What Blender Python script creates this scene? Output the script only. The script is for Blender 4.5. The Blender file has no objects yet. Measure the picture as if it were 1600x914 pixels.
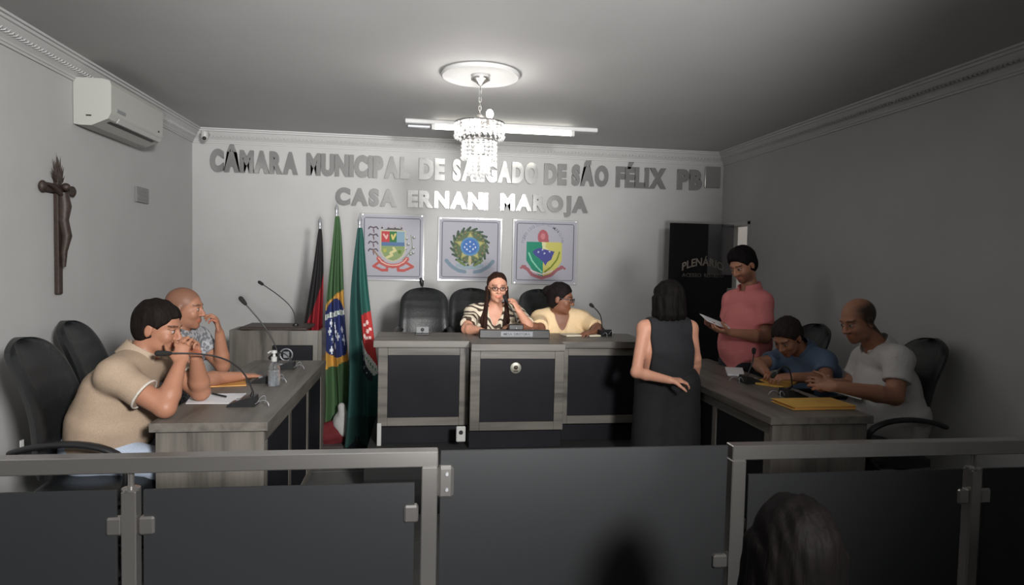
import bpy, bmesh, math, random
import numpy as np
from math import sin, cos, pi, radians, atan2, sqrt
from mathutils import Vector, Matrix
random.seed(4); rng = np.random.RandomState(7)
SC = bpy.context.scene; COL = SC.collection
# ------------------------------------------------------------------ camera
FPX = 1014.0; HCAM = 1.5
YAW, PITCH, ROLL = radians(8.0), radians(2.71), 0.022
cf = np.array([sin(YAW)*cos(PITCH), cos(YAW)*cos(PITCH), -sin(PITCH)])
cr0 = np.array([cos(YAW), -sin(YAW), 0.0]); cu0 = np.cross(cr0, cf)
cr = cos(ROLL)*cr0 + sin(ROLL)*cu0; cu = -sin(ROLL)*cr0 + cos(ROLL)*cu0
cam = bpy.data.cameras.new('camera'); camo = bpy.data.objects.new('camera', cam); COL.objects.link(camo)
cam.sensor_fit = 'HORIZONTAL'; cam.sensor_width = 36.0; cam.lens = FPX/1600*36.0; cam.clip_start = 0.05
camo.matrix_world = Matrix(((cr[0], cu[0], -cf[0], 0), (cr[1], cu[1], -cf[1], 0), (cr[2], cu[2], -cf[2], HCAM), (0, 0, 0, 1)))
SC.camera = camo
def at(x, y, Z=None, Y=None, X=None):
    "world point seen at pixel x,y on the plane Z=, Y= or X="
    d = cf + cr*(x-800)/FPX - cu*(y-457)/FPX
    t = (Z-HCAM)/d[2] if Z is not None else (Y/d[1] if Y is not None else X/d[0])
    return np.array([0, 0, HCAM]) + t*d
# ------------------------------------------------------------------ world, lights, exposure
W = bpy.data.worlds.new('world'); SC.world = W; W.use_nodes = True
W.node_tree.nodes['Background'].inputs[0].default_value = (0.5, 0.52, 0.55, 1)
W.node_tree.nodes['Background'].inputs[1].default_value = 0.02
SC.view_settings.view_transform = 'Standard'; SC.view_settings.look = 'None'
SC.view_settings.exposure = -0.04; SC.view_settings.gamma = 1.0; SC.view_settings.use_curve_mapping = False
def lamp(name, kind, loc, energy, color=(1, 1, 1), target=None, **kw):
    L = bpy.data.lights.new(name, kind); L.energy = energy; L.color = color
    for k, v in kw.items(): setattr(L, k, v)
    o = bpy.data.objects.new(name, L); COL.objects.link(o); o.location = loc
    if target is not None:
        o.rotation_euler = (Vector(target)-Vector(loc)).to_track_quat('-Z', 'Y').to_euler()
    return o
XL, XR, YB, ZC = -2.11, 3.08, 6.4, 2.66
YR = -3.2                                        # rear wall, behind the camera
lamp('front_fill_spot', 'SPOT', (1.3, -1.4, 2.45), 1750, (1, .985, .965), (-1.8, 4.8, 1.75), spot_size=radians(82), spot_blend=1.0, shadow_soft_size=.3)  # added fill spot, unseen behind the camera; brightens left and back walls
lamp('ceiling_fill_spot', 'SPOT', (0.3, -1.6, 1.1), 1700, (1, .99, .975), (0.35, 3.4, 2.66), spot_size=radians(48), spot_blend=1.0, shadow_soft_size=.3)  # added low fill spot, unseen, aimed up to brighten the ceiling
CHX, CHY = 0.345, 4.06
CH_W, TUBE_E = 0.6, 7.0
# ------------------------------------------------------------------ helpers
def tag(o, label=None, cat=None, group=None, kind=None):
    if label: o['label'] = label
    if cat: o['category'] = cat
    if group: o['group'] = group
    if kind: o['kind'] = kind
    return o
def thing(name, label, cat, loc=(0, 0, 0), rz=0.0, group=None):
    o = bpy.data.objects.new(name, None); COL.objects.link(o); o.empty_display_size = .1
    o.location = [float(v) for v in loc]; o.rotation_euler = (0, 0, rz)
    return tag(o, label, cat, group)
def link(name, me, mat, parent=None, loc=None):
    o = bpy.data.objects.new(name, me); COL.objects.link(o)
    if mat is not None and not me.materials: me.materials.append(mat)
    if parent is not None: o.parent = parent
    if loc is not None: o.location = [float(v) for v in loc]
    return o
def copy_tree(o, parent=None):
    c = o.copy(); COL.objects.link(c); c.parent = parent
    for ch in list(o.children): copy_tree(ch, c)
    return c
def nrm(v):
    v = np.asarray(v, float); return v/max(1e-9, np.linalg.norm(v))
V = lambda *a: np.array(a, float)
class MB:
    def __init__(s): s.v = []; s.f = []
    def add(s, vs, fs):
        n = len(s.v); s.v += [tuple(float(c) for c in v) for v in vs]; s.f += [tuple(n+i for i in f) for f in fs]; return s
    def box(s, c, d, rz=0.0, M=None, bev=0.0):
        c = np.asarray(c, float); h = np.asarray(d, float)/2
        if bev > 0 and bev < min(h)*.95:
            vs = []; idx = {}
            for ax in range(3):
                for sx in (-1, 1):
                    for sy in (-1, 1):
                        for sz in (-1, 1):
                            p = np.array([sx, sy, sz])*(h-bev); p[ax] += bev*(sx, sy, sz)[ax]
                            idx[(ax, sx, sy, sz)] = len(vs); vs.append(p)
            fs = []
            S = [(-1, -1), (1, -1), (1, 1), (-1, 1)]
            for sg in (-1, 1):
                q = [idx[(0, sg, a, b)] for a, b in S]; fs.append(q if sg > 0 else q[::-1])
                q = [idx[(1, a, sg, b)] for a, b in S]; fs.append(q[::-1] if sg > 0 else q)
                q = [idx[(2, a, b, sg)] for a, b in S]; fs.append(q if sg > 0 else q[::-1])
            for a in (-1, 1):
                for b in (-1, 1):
                    fs.append([idx[(0, a, b, -1)], idx[(0, a, b, 1)], idx[(1, a, b, 1)], idx[(1, a, b, -1)]])
                    fs.append([idx[(0, a, -1, b)], idx[(0, a, 1, b)], idx[(2, a, 1, b)], idx[(2, a, -1, b)]])
                    fs.append([idx[(1, -1, a, b)], idx[(1, 1, a, b)], idx[(2, 1, a, b)], idx[(2, -1, a, b)]])
            for a in (-1, 1):
                for b in (-1, 1):
                    for c2 in (-1, 1): fs.append([idx[(0, a, b, c2)], idx[(1, a, b, c2)], idx[(2, a, b, c2)]])
        else:
            vs = [np.array([x, y, z])*h for x in (-1, 1) for y in (-1, 1) for z in (-1, 1)]
            fs = [(0, 1, 3, 2), (4, 6, 7, 5), (0, 4, 5, 1), (2, 3, 7, 6), (0, 2, 6, 4), (1, 5, 7, 3)]
        if M is not None: vs = [np.asarray(M) @ v for v in vs]
        elif rz: vs = [np.array([v[0]*cos(rz)-v[1]*sin(rz), v[0]*sin(rz)+v[1]*cos(rz), v[2]]) for v in vs]
        return s.add([v+c for v in vs], fs)
    def bb(s, a, b, bev=0.0):
        a = np.minimum(a, b).astype(float) if False else np.array([min(p, q) for p, q in zip(a, b)], float)
        a2 = np.array(a); b2 = np.array([max(p, q) for p, q in zip(a, b)], float)
        return s.box((a2+b2)/2, b2-a2, bev=bev)
    def tube(s, pts, r, n=10, cap=True, flat=1.0, up=None):
        pts = [np.asarray(p, float) for p in pts]; m = len(pts)
        rs = r if hasattr(r, '__len__') else [r]*m
        vs = []; fs = []; prev = None
        for i, p in enumerate(pts):
            t = nrm(pts[min(i+1, m-1)]-pts[max(i-1, 0)])
            if up is not None: a = nrm(np.cross(up, t))
            elif prev is None: a = nrm(np.cross(t, V(0, 0, 1) if abs(t[2]) < .9 else V(1, 0, 0)))
            else: a = nrm(prev-t*np.dot(prev, t))
            prev = a; b = np.cross(t, a)
            for k in range(n):
                th = 2*pi*k/n; vs.append(p+rs[i]*(cos(th)*a*1.0+sin(th)*b*flat))
        for i in range(m-1):
            for k in range(n):
                k2 = (k+1) % n; fs.append((i*n+k, i*n+k2, (i+1)*n+k2, (i+1)*n+k))
        if cap: fs.append(tuple(range(n))[::-1]); fs.append(tuple((m-1)*n+k for k in range(n)))
        return s.add(vs, fs)
    def cyl(s, a, b, r1, r2=None, n=16): return s.tube([a, b], [r1, r1 if r2 is None else r2], n)
    def lathe(s, prof, c=(0, 0, 0), n=24, axis='z'):
        vs = []; fs = []; c = np.asarray(c, float)
        for r, z in prof:
            for k in range(n):
                th = 2*pi*k/n; x, y = r*cos(th), r*sin(th)
                v = (x, y, z) if axis == 'z' else ((x, -z, y) if axis == 'y' else (z, x, y))
                vs.append(c+np.array(v))
        for i in range(len(prof)-1):
            for k in range(n):
                k2 = (k+1) % n; fs.append((i*n+k, i*n+k2, (i+1)*n+k2, (i+1)*n+k))
        fs.append(tuple(range(n))[::-1]); fs.append(tuple((len(prof)-1)*n+k for k in range(n)))
        return s.add(vs, fs)
    def ball(s, c, r, n=14, m=8, sc=(1, 1, 1)):
        pr = [(max(1e-4, r*sin(pi*i/m)), -r*cos(pi*i/m)) for i in range(m+1)]
        t = MB().lathe(pr, n=n); return s.add([np.array(v)*np.array(sc)+np.asarray(c, float) for v in t.v], t.f)
    def build(s, name, mat, parent=None, smooth=False, loc=None, origin=None):
        vs = s.v
        if origin is not None:
            o = np.asarray(origin, float); vs = [tuple(np.array(v)-o) for v in vs]
            if loc is None: loc = origin
        me = bpy.data.meshes.new(name); me.from_pydata(vs, [], s.f); me.update()
        if smooth:
            me.polygons.foreach_set('use_smooth', [True]*len(me.polygons))
            if smooth != 'all': me.set_sharp_from_angle(angle=radians(smooth if smooth > 1 else 40))
        return link(name, me, mat, parent, loc)
def bez(p0, p1, p2, p3, n=14):
    return [((1-t)**3)*np.asarray(p0, float)+3*t*(1-t)**2*np.asarray(p1, float)+3*t*t*(1-t)*np.asarray(p2, float)+t**3*np.asarray(p3, float) for t in np.linspace(0, 1, n)]
# ------------------------------------------------------------------ materials
def mat(name, col, rough=.6, metal=0.0, **kw):
    m = bpy.data.materials.new(name); m.use_nodes = True; nt = m.node_tree; b = nt.nodes['Principled BSDF']
    b.inputs['Base Color'].default_value = (*col, 1); b.inputs['Roughness'].default_value = rough; b.inputs['Metallic'].default_value = metal
    for k, v in kw.items():
        if k == 'noise':      # (scale, amount, bump) mild procedural variation + relief
            tc = nt.nodes.new('ShaderNodeTexCoord'); mp = nt.nodes.new('ShaderNodeMapping'); nz = nt.nodes.new('ShaderNodeTexNoise')
            sc = v[3] if len(v) > 3 else (1, 1, 1); mp.inputs['Scale'].default_value = sc
            nt.links.new(tc.outputs['Object'], mp.inputs['Vector']); nt.links.new(mp.outputs[0], nz.inputs['Vector'])
            nz.inputs['Scale'].default_value = v[0]; nz.inputs['Detail'].default_value = 5
            mr = nt.nodes.new('ShaderNodeMapRange'); mr.inputs[1].default_value = .3; mr.inputs[2].default_value = .7
            mr.inputs[3].default_value = 1-v[1]; mr.inputs[4].default_value = 1+v[1]; nt.links.new(nz.outputs['Fac'], mr.inputs[0])
            mx = nt.nodes.new('ShaderNodeVectorMath'); mx.operation = 'SCALE'; mx.inputs[0].default_value = col
            nt.links.new(mr.outputs[0], mx.inputs['Scale']); nt.links.new(mx.outputs[0], b.inputs['Base Color'])
            if v[2]:
                bp = nt.nodes.new('ShaderNodeBump'); bp.inputs['Strength'].default_value = v[2]; bp.inputs['Distance'].default_value = .003
                nt.links.new(nz.outputs['Fac'], bp.inputs['Height']); nt.links.new(bp.outputs[0], b.inputs['Normal'])
        elif k == 'emit': b.inputs['Emission Color'].default_value = (*v[0], 1); b.inputs['Emission Strength'].default_value = v[1]
        else: b.inputs[k.replace('_', ' ')].default_value = v
    return m
def s2l(r, g, b):
    return tuple(((c/255)/12.92 if c/255 <= .04045 else ((c/255+.055)/1.055)**2.4) for c in (r, g, b))
def attr_mat(name, rough=.6, metal=0.0, attr='tint', bump=0.0, bscale=200, spec=None):
    m = mat(name, (1, 1, 1), rough, metal); nt = m.node_tree; b = nt.nodes['Principled BSDF']
    a = nt.nodes.new('ShaderNodeAttribute'); a.attribute_name = attr; nt.links.new(a.outputs['Color'], b.inputs['Base Color'])
    if bump:
        tc = nt.nodes.new('ShaderNodeTexCoord'); nz = nt.nodes.new('ShaderNodeTexNoise'); nz.inputs['Scale'].default_value = bscale
        nt.links.new(tc.outputs['Object'], nz.inputs['Vector'])
        bp = nt.nodes.new('ShaderNodeBump'); bp.inputs['Strength'].default_value = bump; bp.inputs['Distance'].default_value = .002
        nt.links.new(nz.outputs['Fac'], bp.inputs['Height']); nt.links.new(bp.outputs[0], b.inputs['Normal'])
    if spec is not None: b.inputs['Specular IOR Level'].default_value = spec
    return m
def wood(name, axis, base=(.185, .169, .148), dark=(.066, .058, .051), sc=1.0):
    "grey-beige oak laminate, grain running along the given axis"
    m = bpy.data.materials.new(name); m.use_nodes = True; nt = m.node_tree; b = nt.nodes['Principled BSDF']
    tc = nt.nodes.new('ShaderNodeTexCoord'); mp = nt.nodes.new('ShaderNodeMapping')
    s = [9*sc]*3; s['xyz'.index(axis)] = .7*sc; mp.inputs['Scale'].default_value = s
    nt.links.new(tc.outputs['Object'], mp.inputs['Vector'])
    n1 = nt.nodes.new('ShaderNodeTexNoise'); n1.inputs['Scale'].default_value = 1.6; n1.inputs['Detail'].default_value = 8; n1.inputs['Distortion'].default_value = .6
    n2 = nt.nodes.new('ShaderNodeTexNoise'); n2.inputs['Scale'].default_value = 9; n2.inputs['Detail'].default_value = 4
    nt.links.new(mp.outputs[0], n1.inputs['Vector']); nt.links.new(mp.outputs[0], n2.inputs['Vector'])
    r = nt.nodes.new('ShaderNodeValToRGB'); e = r.color_ramp.elements
    e[0].position = .30; e[0].color = (*dark, 1); e[1].position = .62; e[1].color = (*base, 1)
    k = e.new(.46); k.color = (*[(a*.72+c*.28) for a, c in zip(base, dark)], 1)
    nt.links.new(n1.outputs['Fac'], r.inputs[0])
    mx = nt.nodes.new('ShaderNodeMix'); mx.data_type = 'RGBA'; mx.blend_type = 'MULTIPLY'; mx.inputs[0].default_value = .35
    nt.links.new(r.outputs[0], mx.inputs[6]); nt.links.new(n2.outputs['Fac'], mx.inputs[7]); nt.links.new(mx.outputs[2], b.inputs['Base Color'])
    b.inputs['Roughness'].default_value = .45
    bp = nt.nodes.new('ShaderNodeBump'); bp.inputs['Strength'].default_value = .15; bp.inputs['Distance'].default_value = .002
    nt.links.new(n1.outputs['Fac'], bp.inputs['Height']); nt.links.new(bp.outputs[0], b.inputs['Normal'])
    return m
M = dict(
    wall=mat('wall_paint', (.41, .407, .403), .75, noise=(3, .03, .15)),
    ceil=mat('ceiling_paint', (.45, .447, .443), .7, noise=(2, .03, .1)),
    plaster=mat('moulded_plaster', (.44, .437, .433), .7),
    floor=mat('floor_tile', (.10, .10, .10), .35, noise=(6, .15, 0)),
    grout=mat('grout', (.04, .04, .04), .8),
    woodx=wood('oak_grain_x', 'x'), woody=wood('oak_grain_y', 'y'), woodz=wood('oak_grain_z', 'z'),
    black=mat('black_laminate', (.012, .0125, .016), .5, noise=(4, .15, 0), Specular_IOR_Level=.15),
    dais=mat('black_carpet', (.012, .012, .012), .9, noise=(300, .3, .4)),
    leather=mat('black_leather', (.010, .011, .012), .42, noise=(90, .2, .5)),
    plastic=mat('black_plastic', (.012, .012, .013), .4),
    chrome=mat('chrome', (.38, .365, .35), .24, .85),
    steel=mat('brushed_steel', (.5, .5, .5), .32, 1.0),
    mirror=mat('polished_letter_metal', (.36, .36, .355), .16, .6),
    white=mat('white_plastic', (.45, .45, .435), .4),
    paper=mat('paper', (.72, .72, .74), .7),
    yellow=mat('yellow_folder', (.62, .36, .07), .6, noise=(8, .08, 0)),
    orange=mat('orange_envelope', (.55, .27, .07), .6),
    bronze=mat('dark_carved_wood', (.034, .021, .016), .55, noise=(40, .3, .6)),
    silver=mat('silver_plate', (.34, .35, .37), .4, .5),
    foam=mat('mic_foam', (.01, .01, .01), .9),
)
def glassmat(name, col, rough, trans, ior=1.35):
    m = mat(name, col, rough); m.node_tree.nodes['Principled BSDF'].inputs['Transmission Weight'].default_value = trans
    m.node_tree.nodes['Principled BSDF'].inputs['IOR'].default_value = ior; return m
M['frost'] = glassmat('smoked_frosted_glass', (.036, .038, .041), .5, .5)
M['clear'] = glassmat('clear_plastic', (.9, .92, .93), .08, .95)
def tinted(name, tint, refl=.08):
    m = bpy.data.materials.new(name); m.use_nodes = True; nt = m.node_tree; nt.nodes.clear()
    o = nt.nodes.new('ShaderNodeOutputMaterial'); t = nt.nodes.new('ShaderNodeBsdfTransparent'); t.inputs[0].default_value = (*tint, 1)
    g = nt.nodes.new('ShaderNodeBsdfGlossy'); g.inputs['Roughness'].default_value = .05
    mx = nt.nodes.new('ShaderNodeMixShader'); mx.inputs[0].default_value = refl
    nt.links.new(t.outputs[0], mx.inputs[1]); nt.links.new(g.outputs[0], mx.inputs[2]); nt.links.new(mx.outputs[0], o.inputs[0]); return m
M['doorglass'] = tinted('dark_tinted_glass', (.62, .62, .64), .04)
M['lens'] = tinted('spectacle_lens', (.9, .9, .9), .08)
def crystal():
    m = bpy.data.materials.new('lit_crystal'); m.use_nodes = True; nt = m.node_tree; nt.nodes.clear()
    o = nt.nodes.new('ShaderNodeOutputMaterial'); t = nt.nodes.new('ShaderNodeBsdfTranslucent'); t.inputs[0].default_value = (.95, .95, .95, 1)
    g = nt.nodes.new('ShaderNodeBsdfGlossy'); g.inputs['Roughness'].default_value = .1
    tr = nt.nodes.new('ShaderNodeBsdfTransparent')
    mx = nt.nodes.new('ShaderNodeMixShader'); mx.inputs[0].default_value = .12; m2 = nt.nodes.new('ShaderNodeMixShader'); m2.inputs[0].default_value = .12
    nt.links.new(t.outputs[0], mx.inputs[1]); nt.links.new(g.outputs[0], mx.inputs[2])
    nt.links.new(mx.outputs[0], m2.inputs[1]); nt.links.new(tr.outputs[0], m2.inputs[2]); nt.links.new(m2.outputs[0], o.inputs[0]); return m
M['crystal'] = crystal()
M['tube'] = mat('lit_tube', (1, 1, .95), .4, emit=((1, .97, .86), TUBE_E))
M['bulb'] = mat('lit_bulb', (1, 1, 1), .4, emit=((1, .97, .93), 70.0))
M['skin'] = attr_mat('skin', .5, spec=.35)
M['print'] = attr_mat('printed_film', .6, spec=.2)
M['cloth_print'] = attr_mat('printed_cloth', .8)
# ------------------------------------------------------------------ setting
def struct(o): o['kind'] = 'structure'; return o
TH = .15
DY0, DY1, DZT = 5.80, 6.36, 1.935          # side doorway in the right wall (y range, head height)
struct(MB().bb((XL-TH, YR-TH, -.1), (XR+TH, YB+TH, 0)).build('floor', M['grout']))
fl = bpy.data.objects['floor']
tm = MB().box((0, 0, .004), (.594, .594, .008), bev=.003)
tmo = tm.build('tile', M['floor'], fl)
nt_ = 0
for i in range(9):
    for j in range(16):
        x = XL+.3+i*.6; y = YR+.3+j*.6
        if x > XR-.28 or y > YB-.28: continue
        if nt_ == 0: o = tmo
        else:
            o = tmo.copy(); COL.objects.link(o); o.parent = fl
        o.location = (x, y, 0); nt_ += 1
struct(MB().bb((XL-TH, YR-TH, ZC), (XR+TH, YB+TH, ZC+.12)).build('ceiling', M['ceil']))
struct(MB().bb((XL-TH, 1.2, 0), (XL, YB, ZC)).build('wall_left', M['wall']))
struct(MB().bb((XL-TH, YR, 0), (XL, 1.2, ZC)).build('wall_left_rear', mat('bounce_cut_dark', (.12, .12, .12), .8)))  # unseen stretch of wall, made dark to cut bounced light
struct(MB().bb((XL-TH, YB, 0), (XR+TH, YB+TH, ZC)).build('wall_back', M['wall']))
struct(MB().bb((XL-TH, YR-TH, 0), (XR+TH, YR, ZC)).build('wall_rear', mat('dark_rear_wall', (.12, .12, .12), .8)))  # unseen wall, dark colour chosen to weaken bounce onto the right side
wr = MB().bb((XR, YR, 0), (XR+TH, DY0, ZC)).bb((XR, DY1, 0), (XR+TH, YB, ZC)).bb((XR, DY0, DZT), (XR+TH, DY1, ZC))
struct(wr.build('wall_right', M['wall']))
# cornices with a stepped profile and carved leaf relief
def cornice(name, a, b, inward, n_relief, relief=True):
    a = np.array(a, float); b = np.array(b, float); n = np.array(inward, float); L = np.linalg.norm(b-a); d = (b-a)/L
    prof = [(0, -.125), (.012, -.125), (.014, -.112), (.02, -.11), (.024, -.098), (.055, -.062), (.078, -.03), (.088, -.027), (.092, -.014), (.105, -.012), (.107, 0), (0, 0)]
    vs = []; fs = []; m = len(prof)
    for p in (a, b):
        for q, z in prof: vs.append(p+n*q+V(0, 0, z))
    for i in range(m):
        j = (i+1) % m; fs.append((i, j, m+j, m+i))
    fs.append(tuple(range(m))[::-1]); fs.append(tuple(range(m, 2*m)))
    mb = MB().add(vs, fs); o = mb.build(name, M['plaster']); struct(o)
    if relief:
        r = MB()
        for i in range(n_relief):
            c = a+d*(L*(i+.5)/n_relief)+n*.053+V(0, 0, -.07)
            for sgn in (-1, 1):
                up = n*.6+V(0, 0, .75); e = d*sgn*.02+up*.02
                w = d*.008*sgn
                r.add([c-e*.9, c+w+n*.006-V(0, 0, .004), c+e*.9, c-w+n*.004], [(0, 1, 2), (0, 2, 3)])
        k = r.build('leaf_relief', M['plaster'], o); k['kind'] = 'stuff'
cornice('trim_1', (XL, YR, ZC), (XL, YB, ZC), (1, 0, 0), 300)
cornice('trim_2', (XR, 2.65, ZC), (XR, YB, ZC), (-1, 0, 0), 120)
cornice('trim_3', (XL, YB, ZC), (XR, YB, ZC), (0, -1, 0), 150)
# pilaster on the right wall close to the frame edge, its cornice
struct(MB().bb((XR-.06, 2.2, 0), (XR, 2.62, ZC-.0)).build('trim_4', M['wall']))
cornice('trim_5', (XR-.06, 2.2, ZC), (XR-.06, 2.65, ZC), (-1, 0, 0), 10)
struct(MB().bb((XL, YR, 0), (XL+.012, YB, .08)).build('baseboard_left', M['black']))
struct(MB().bb((XR-.012, YR, 0), (XR, DY0-.05, .08)).build('baseboard_right', M['black']))
# side room seen through the doorway
sr = MB()
sx0, sx1, sy0, sy1, sz = XR+TH, XR+2.2, 4.9, 8.2, 2.6
sr.bb((sx0, sy0, -.1), (sx1, sy1, 0)).bb((sx0, sy0, sz), (sx1, sy1, sz+.1)).bb((sx1, sy0, 0), (sx1+.1, sy1, sz)).bb((sx0, sy1, 0), (sx1, sy1+.1, sz)).bb((sx0, sy0-.1, 0), (sx1, sy0, sz)).bb((sx0-.02, YB+TH, 0), (sx0, sy1, sz))
struct(sr.build('wall_corridor', M['wall']))
lamp('corridor_lamp', 'POINT', (XR+1.2, 6.9, 2.3), 30, (1, .93, .85), shadow_soft_size=.1)
dj = MB()
for y in (DY0, DY1-.03): dj.bb((XR-.012, y, 0), (XR+TH, y+.03, DZT))
dj.bb((XR-.012, DY0, DZT-.03), (XR+TH, DY1, DZT))
struct(dj.build('trim_6', M['white']))
mdoor = mat('brown_door_wood', s2l(92, 66, 58), .5, noise=(3, .1, 0))
dx0, dx1 = 3.66, 4.06
dr = MB().bb((dx0, sy1-.05, 0), (dx1, sy1-.01, 1.92)).build('door_2', mdoor); struct(dr)
MB().bb((dx0+.08, sy1-.07, 1.15), (dx1-.08, sy1-.05, 1.78)).build('panel', mdoor, dr); MB().bb((dx0+.08, sy1-.07, .2), (dx1-.08, sy1-.05, 1.0)).build('panel', mdoor, dr)
struct(MB().bb((dx0-.06, sy1-.06, 0), (dx0, sy1, 1.98)).bb((dx1, sy1-.06, 0), (dx1+.05, sy1, 1.98)).bb((dx0-.06, sy1-.06, 1.92), (dx1+.05, sy1, 1.98)).build('trim_7', M['white']))
# open tinted-glass leaf, hinged on the doorway jamb and standing into the room
LFY = 5.95
lx0, lx1 = at(1047, 348, Y=LFY)[0], at(1147, 348, Y=LFY)[0]
ltz = at(1047, 348, Y=LFY)[2]; fx = at(1108, 350, Y=LFY)[0]; fz = at(1108, 429, Y=LFY)[2]
d1 = MB().bb((lx0, LFY-.005, .03), (lx1, LFY+.005, ltz)).build('door_1', M['doorglass']); struct(d1)
film = mat('black_window_film', (.012, .014, .018), .35)
MB().bb((lx0+.004, LFY+.006, .03), (fx, LFY+.009, ltz)).build('black_film', film, d1)
MB().bb((fx, LFY+.006, .03), (lx1, LFY+.009, fz)).build('black_film', film, d1)
hm = MB()
for z in (.3, 1.2): MB().bb((lx1-.05, LFY-.02, z), (XR-.0, LFY+.02, z+.09), .004).build('hinge', M['steel'], d1)
MB().tube([(lx0+.07, LFY-.04, .85), (lx0+.07, LFY-.04, 1.15)], .012).cyl((lx0+.07, LFY-.04, .9), (lx0+.07, LFY, .9), .008).cyl((lx0+.07, LFY-.04, 1.1), (lx0+.07, LFY, 1.1), .008).build('door_handle', M['steel'], d1, smooth=40)
# ------------------------------------------------------------------ lettering
def text_mesh(ch, ext=.012, off=.018):
    c = bpy.data.curves.new('t', 'FONT'); c.body = ch; c.extrude = ext; c.offset = off; c.size = 1.0; c.resolution_u = 4
    o = bpy.data.objects.new('t', c); COL.objects.link(o)
    dg = bpy.context.evaluated_depsgraph_get(); me = bpy.data.meshes.new_from_object(o.evaluated_get(dg))
    bpy.data.objects.remove(o); bpy.data.curves.remove(c); return me
def letters(word, x0, x1, z0, z1, y, depth, material, parent, name='letter', bold=.03, gap=.05, face=-1, origin=(0, 0, 0), stroke_arc=None):
    ms = [text_mesh(ch, .5, bold) for ch in word]; bounds = []
    ref = text_mesh('H', .5, bold); cap = max(v.co.y for v in ref.vertices); base = min(v.co.y for v in ref.vertices)
    for me in ms:
        xs = [v.co.x for v in me.vertices]; bounds.append((min(xs), max(xs)))
    tot = sum(b-a for a, b in bounds)+gap*(len(word)-1); sx = (x1-x0)/tot; sz = (z1-z0)/(cap-base); cur = x0
    for me, (a, b) in zip(ms, bounds):
        for v in me.vertices:
            x, yy, zz = v.co; px = cur+(x-a)*sx; pz = z0+(yy-base)*sz; py = y-depth/2-zz*depth
            if stroke_arc: px, pz = stroke_arc(px, pz)
            v.co = (px-origin[0], py-origin[1], pz-origin[2])
        cur += (b-a+gap)*sx; me.name = name; me.materials.clear(); link(name, me, material, parent)
sgn = thing('wall_lettering', 'two lines of polished metal capital letters high on the back wall', 'sign', (0.5, YB, 2.1))
yl = YB-.004
zt = (at(345, 236, Y=yl)[2]+at(1000, 260, Y=yl)[2])/2; zb = (at(345, 271, Y=yl)[2]+at(1000, 292.5, Y=yl)[2])/2
for w, a, b in (('CÂMARA', 330, 466), ('MUNICIPAL', 480, 640), ('DE', 655, 695), ('SALGADO', 707, 840), ('DE', 850, 885), ('SÃO', 893, 950), ('FÉLIX', 962, 1040), ('PB', 1058, 1096)):
    letters(w, at(a, 260, Y=yl)[0], at(b, 260, Y=yl)[0], zb, zt, yl, .035, M['mirror'], sgn, origin=(0.5, YB, 2.1), bold=.065)
MB().bb((at(1101, 260, Y=yl)[0]-.5, -.03, zb-2.1+.03), (at(1125, 260, Y=yl)[0]-.5, -.004, zt-2.1+.04), .006).build('end_plate', M['mirror'], sgn)
zt = (at(550, 296, Y=yl)[2]+at(900, 305, Y=yl)[2])/2; zb = (at(550, 322, Y=yl)[2]+at(900, 332, Y=yl)[2])/2
for w, a, b in (('CASA', 525, 620), ('ERNANI', 637, 762), ('MAROJA', 781, 918)):
    letters(w, at(a, 310, Y=yl)[0], at(b, 310, Y=yl)[0], zb, zt, yl, .035, M['mirror'], sgn, origin=(0.5, YB, 2.1), bold=.06)
# door lettering on an arc
gold = mat('pale_lettering', s2l(120, 112, 104), .6)
ld = thing('door_lettering', 'pale arched lettering stuck on the dark tinted glass door', 'sign', (2.6, LFY-.01, 1.5))
ax0, ax1 = at(1066, 410, Y=LFY-.01)[0], at(1131, 410, Y=LFY-.01)[0]; axc = (ax0+ax1)/2; aw = (ax1-ax0)/2
za = at(1098, 415, Y=LFY-.01)[2]
arc = lambda x, z: (x, z-.055*((x-axc)/aw)**2)
letters('PLENÁRIO', ax0, ax1, za, za+.075, LFY-.008, .003, gold, ld, origin=(2.6, LFY-.01, 1.5), bold=.02, stroke_arc=arc)
zr = at(1098, 433, Y=LFY-.01)[2]
gold2 = mat('dim_lettering', s2l(92, 86, 80), .6)
letters('ACESSO', ax0, axc-.015, zr, zr+.035, LFY-.008, .003, gold2, ld, origin=(2.6, LFY-.01, 1.5), bold=.02)
letters('RESTRITO', axc+.015, ax1, zr, zr+.035, LFY-.008, .003, gold2, ld, origin=(2.6, LFY-.01, 1.5), bold=.02)
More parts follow.
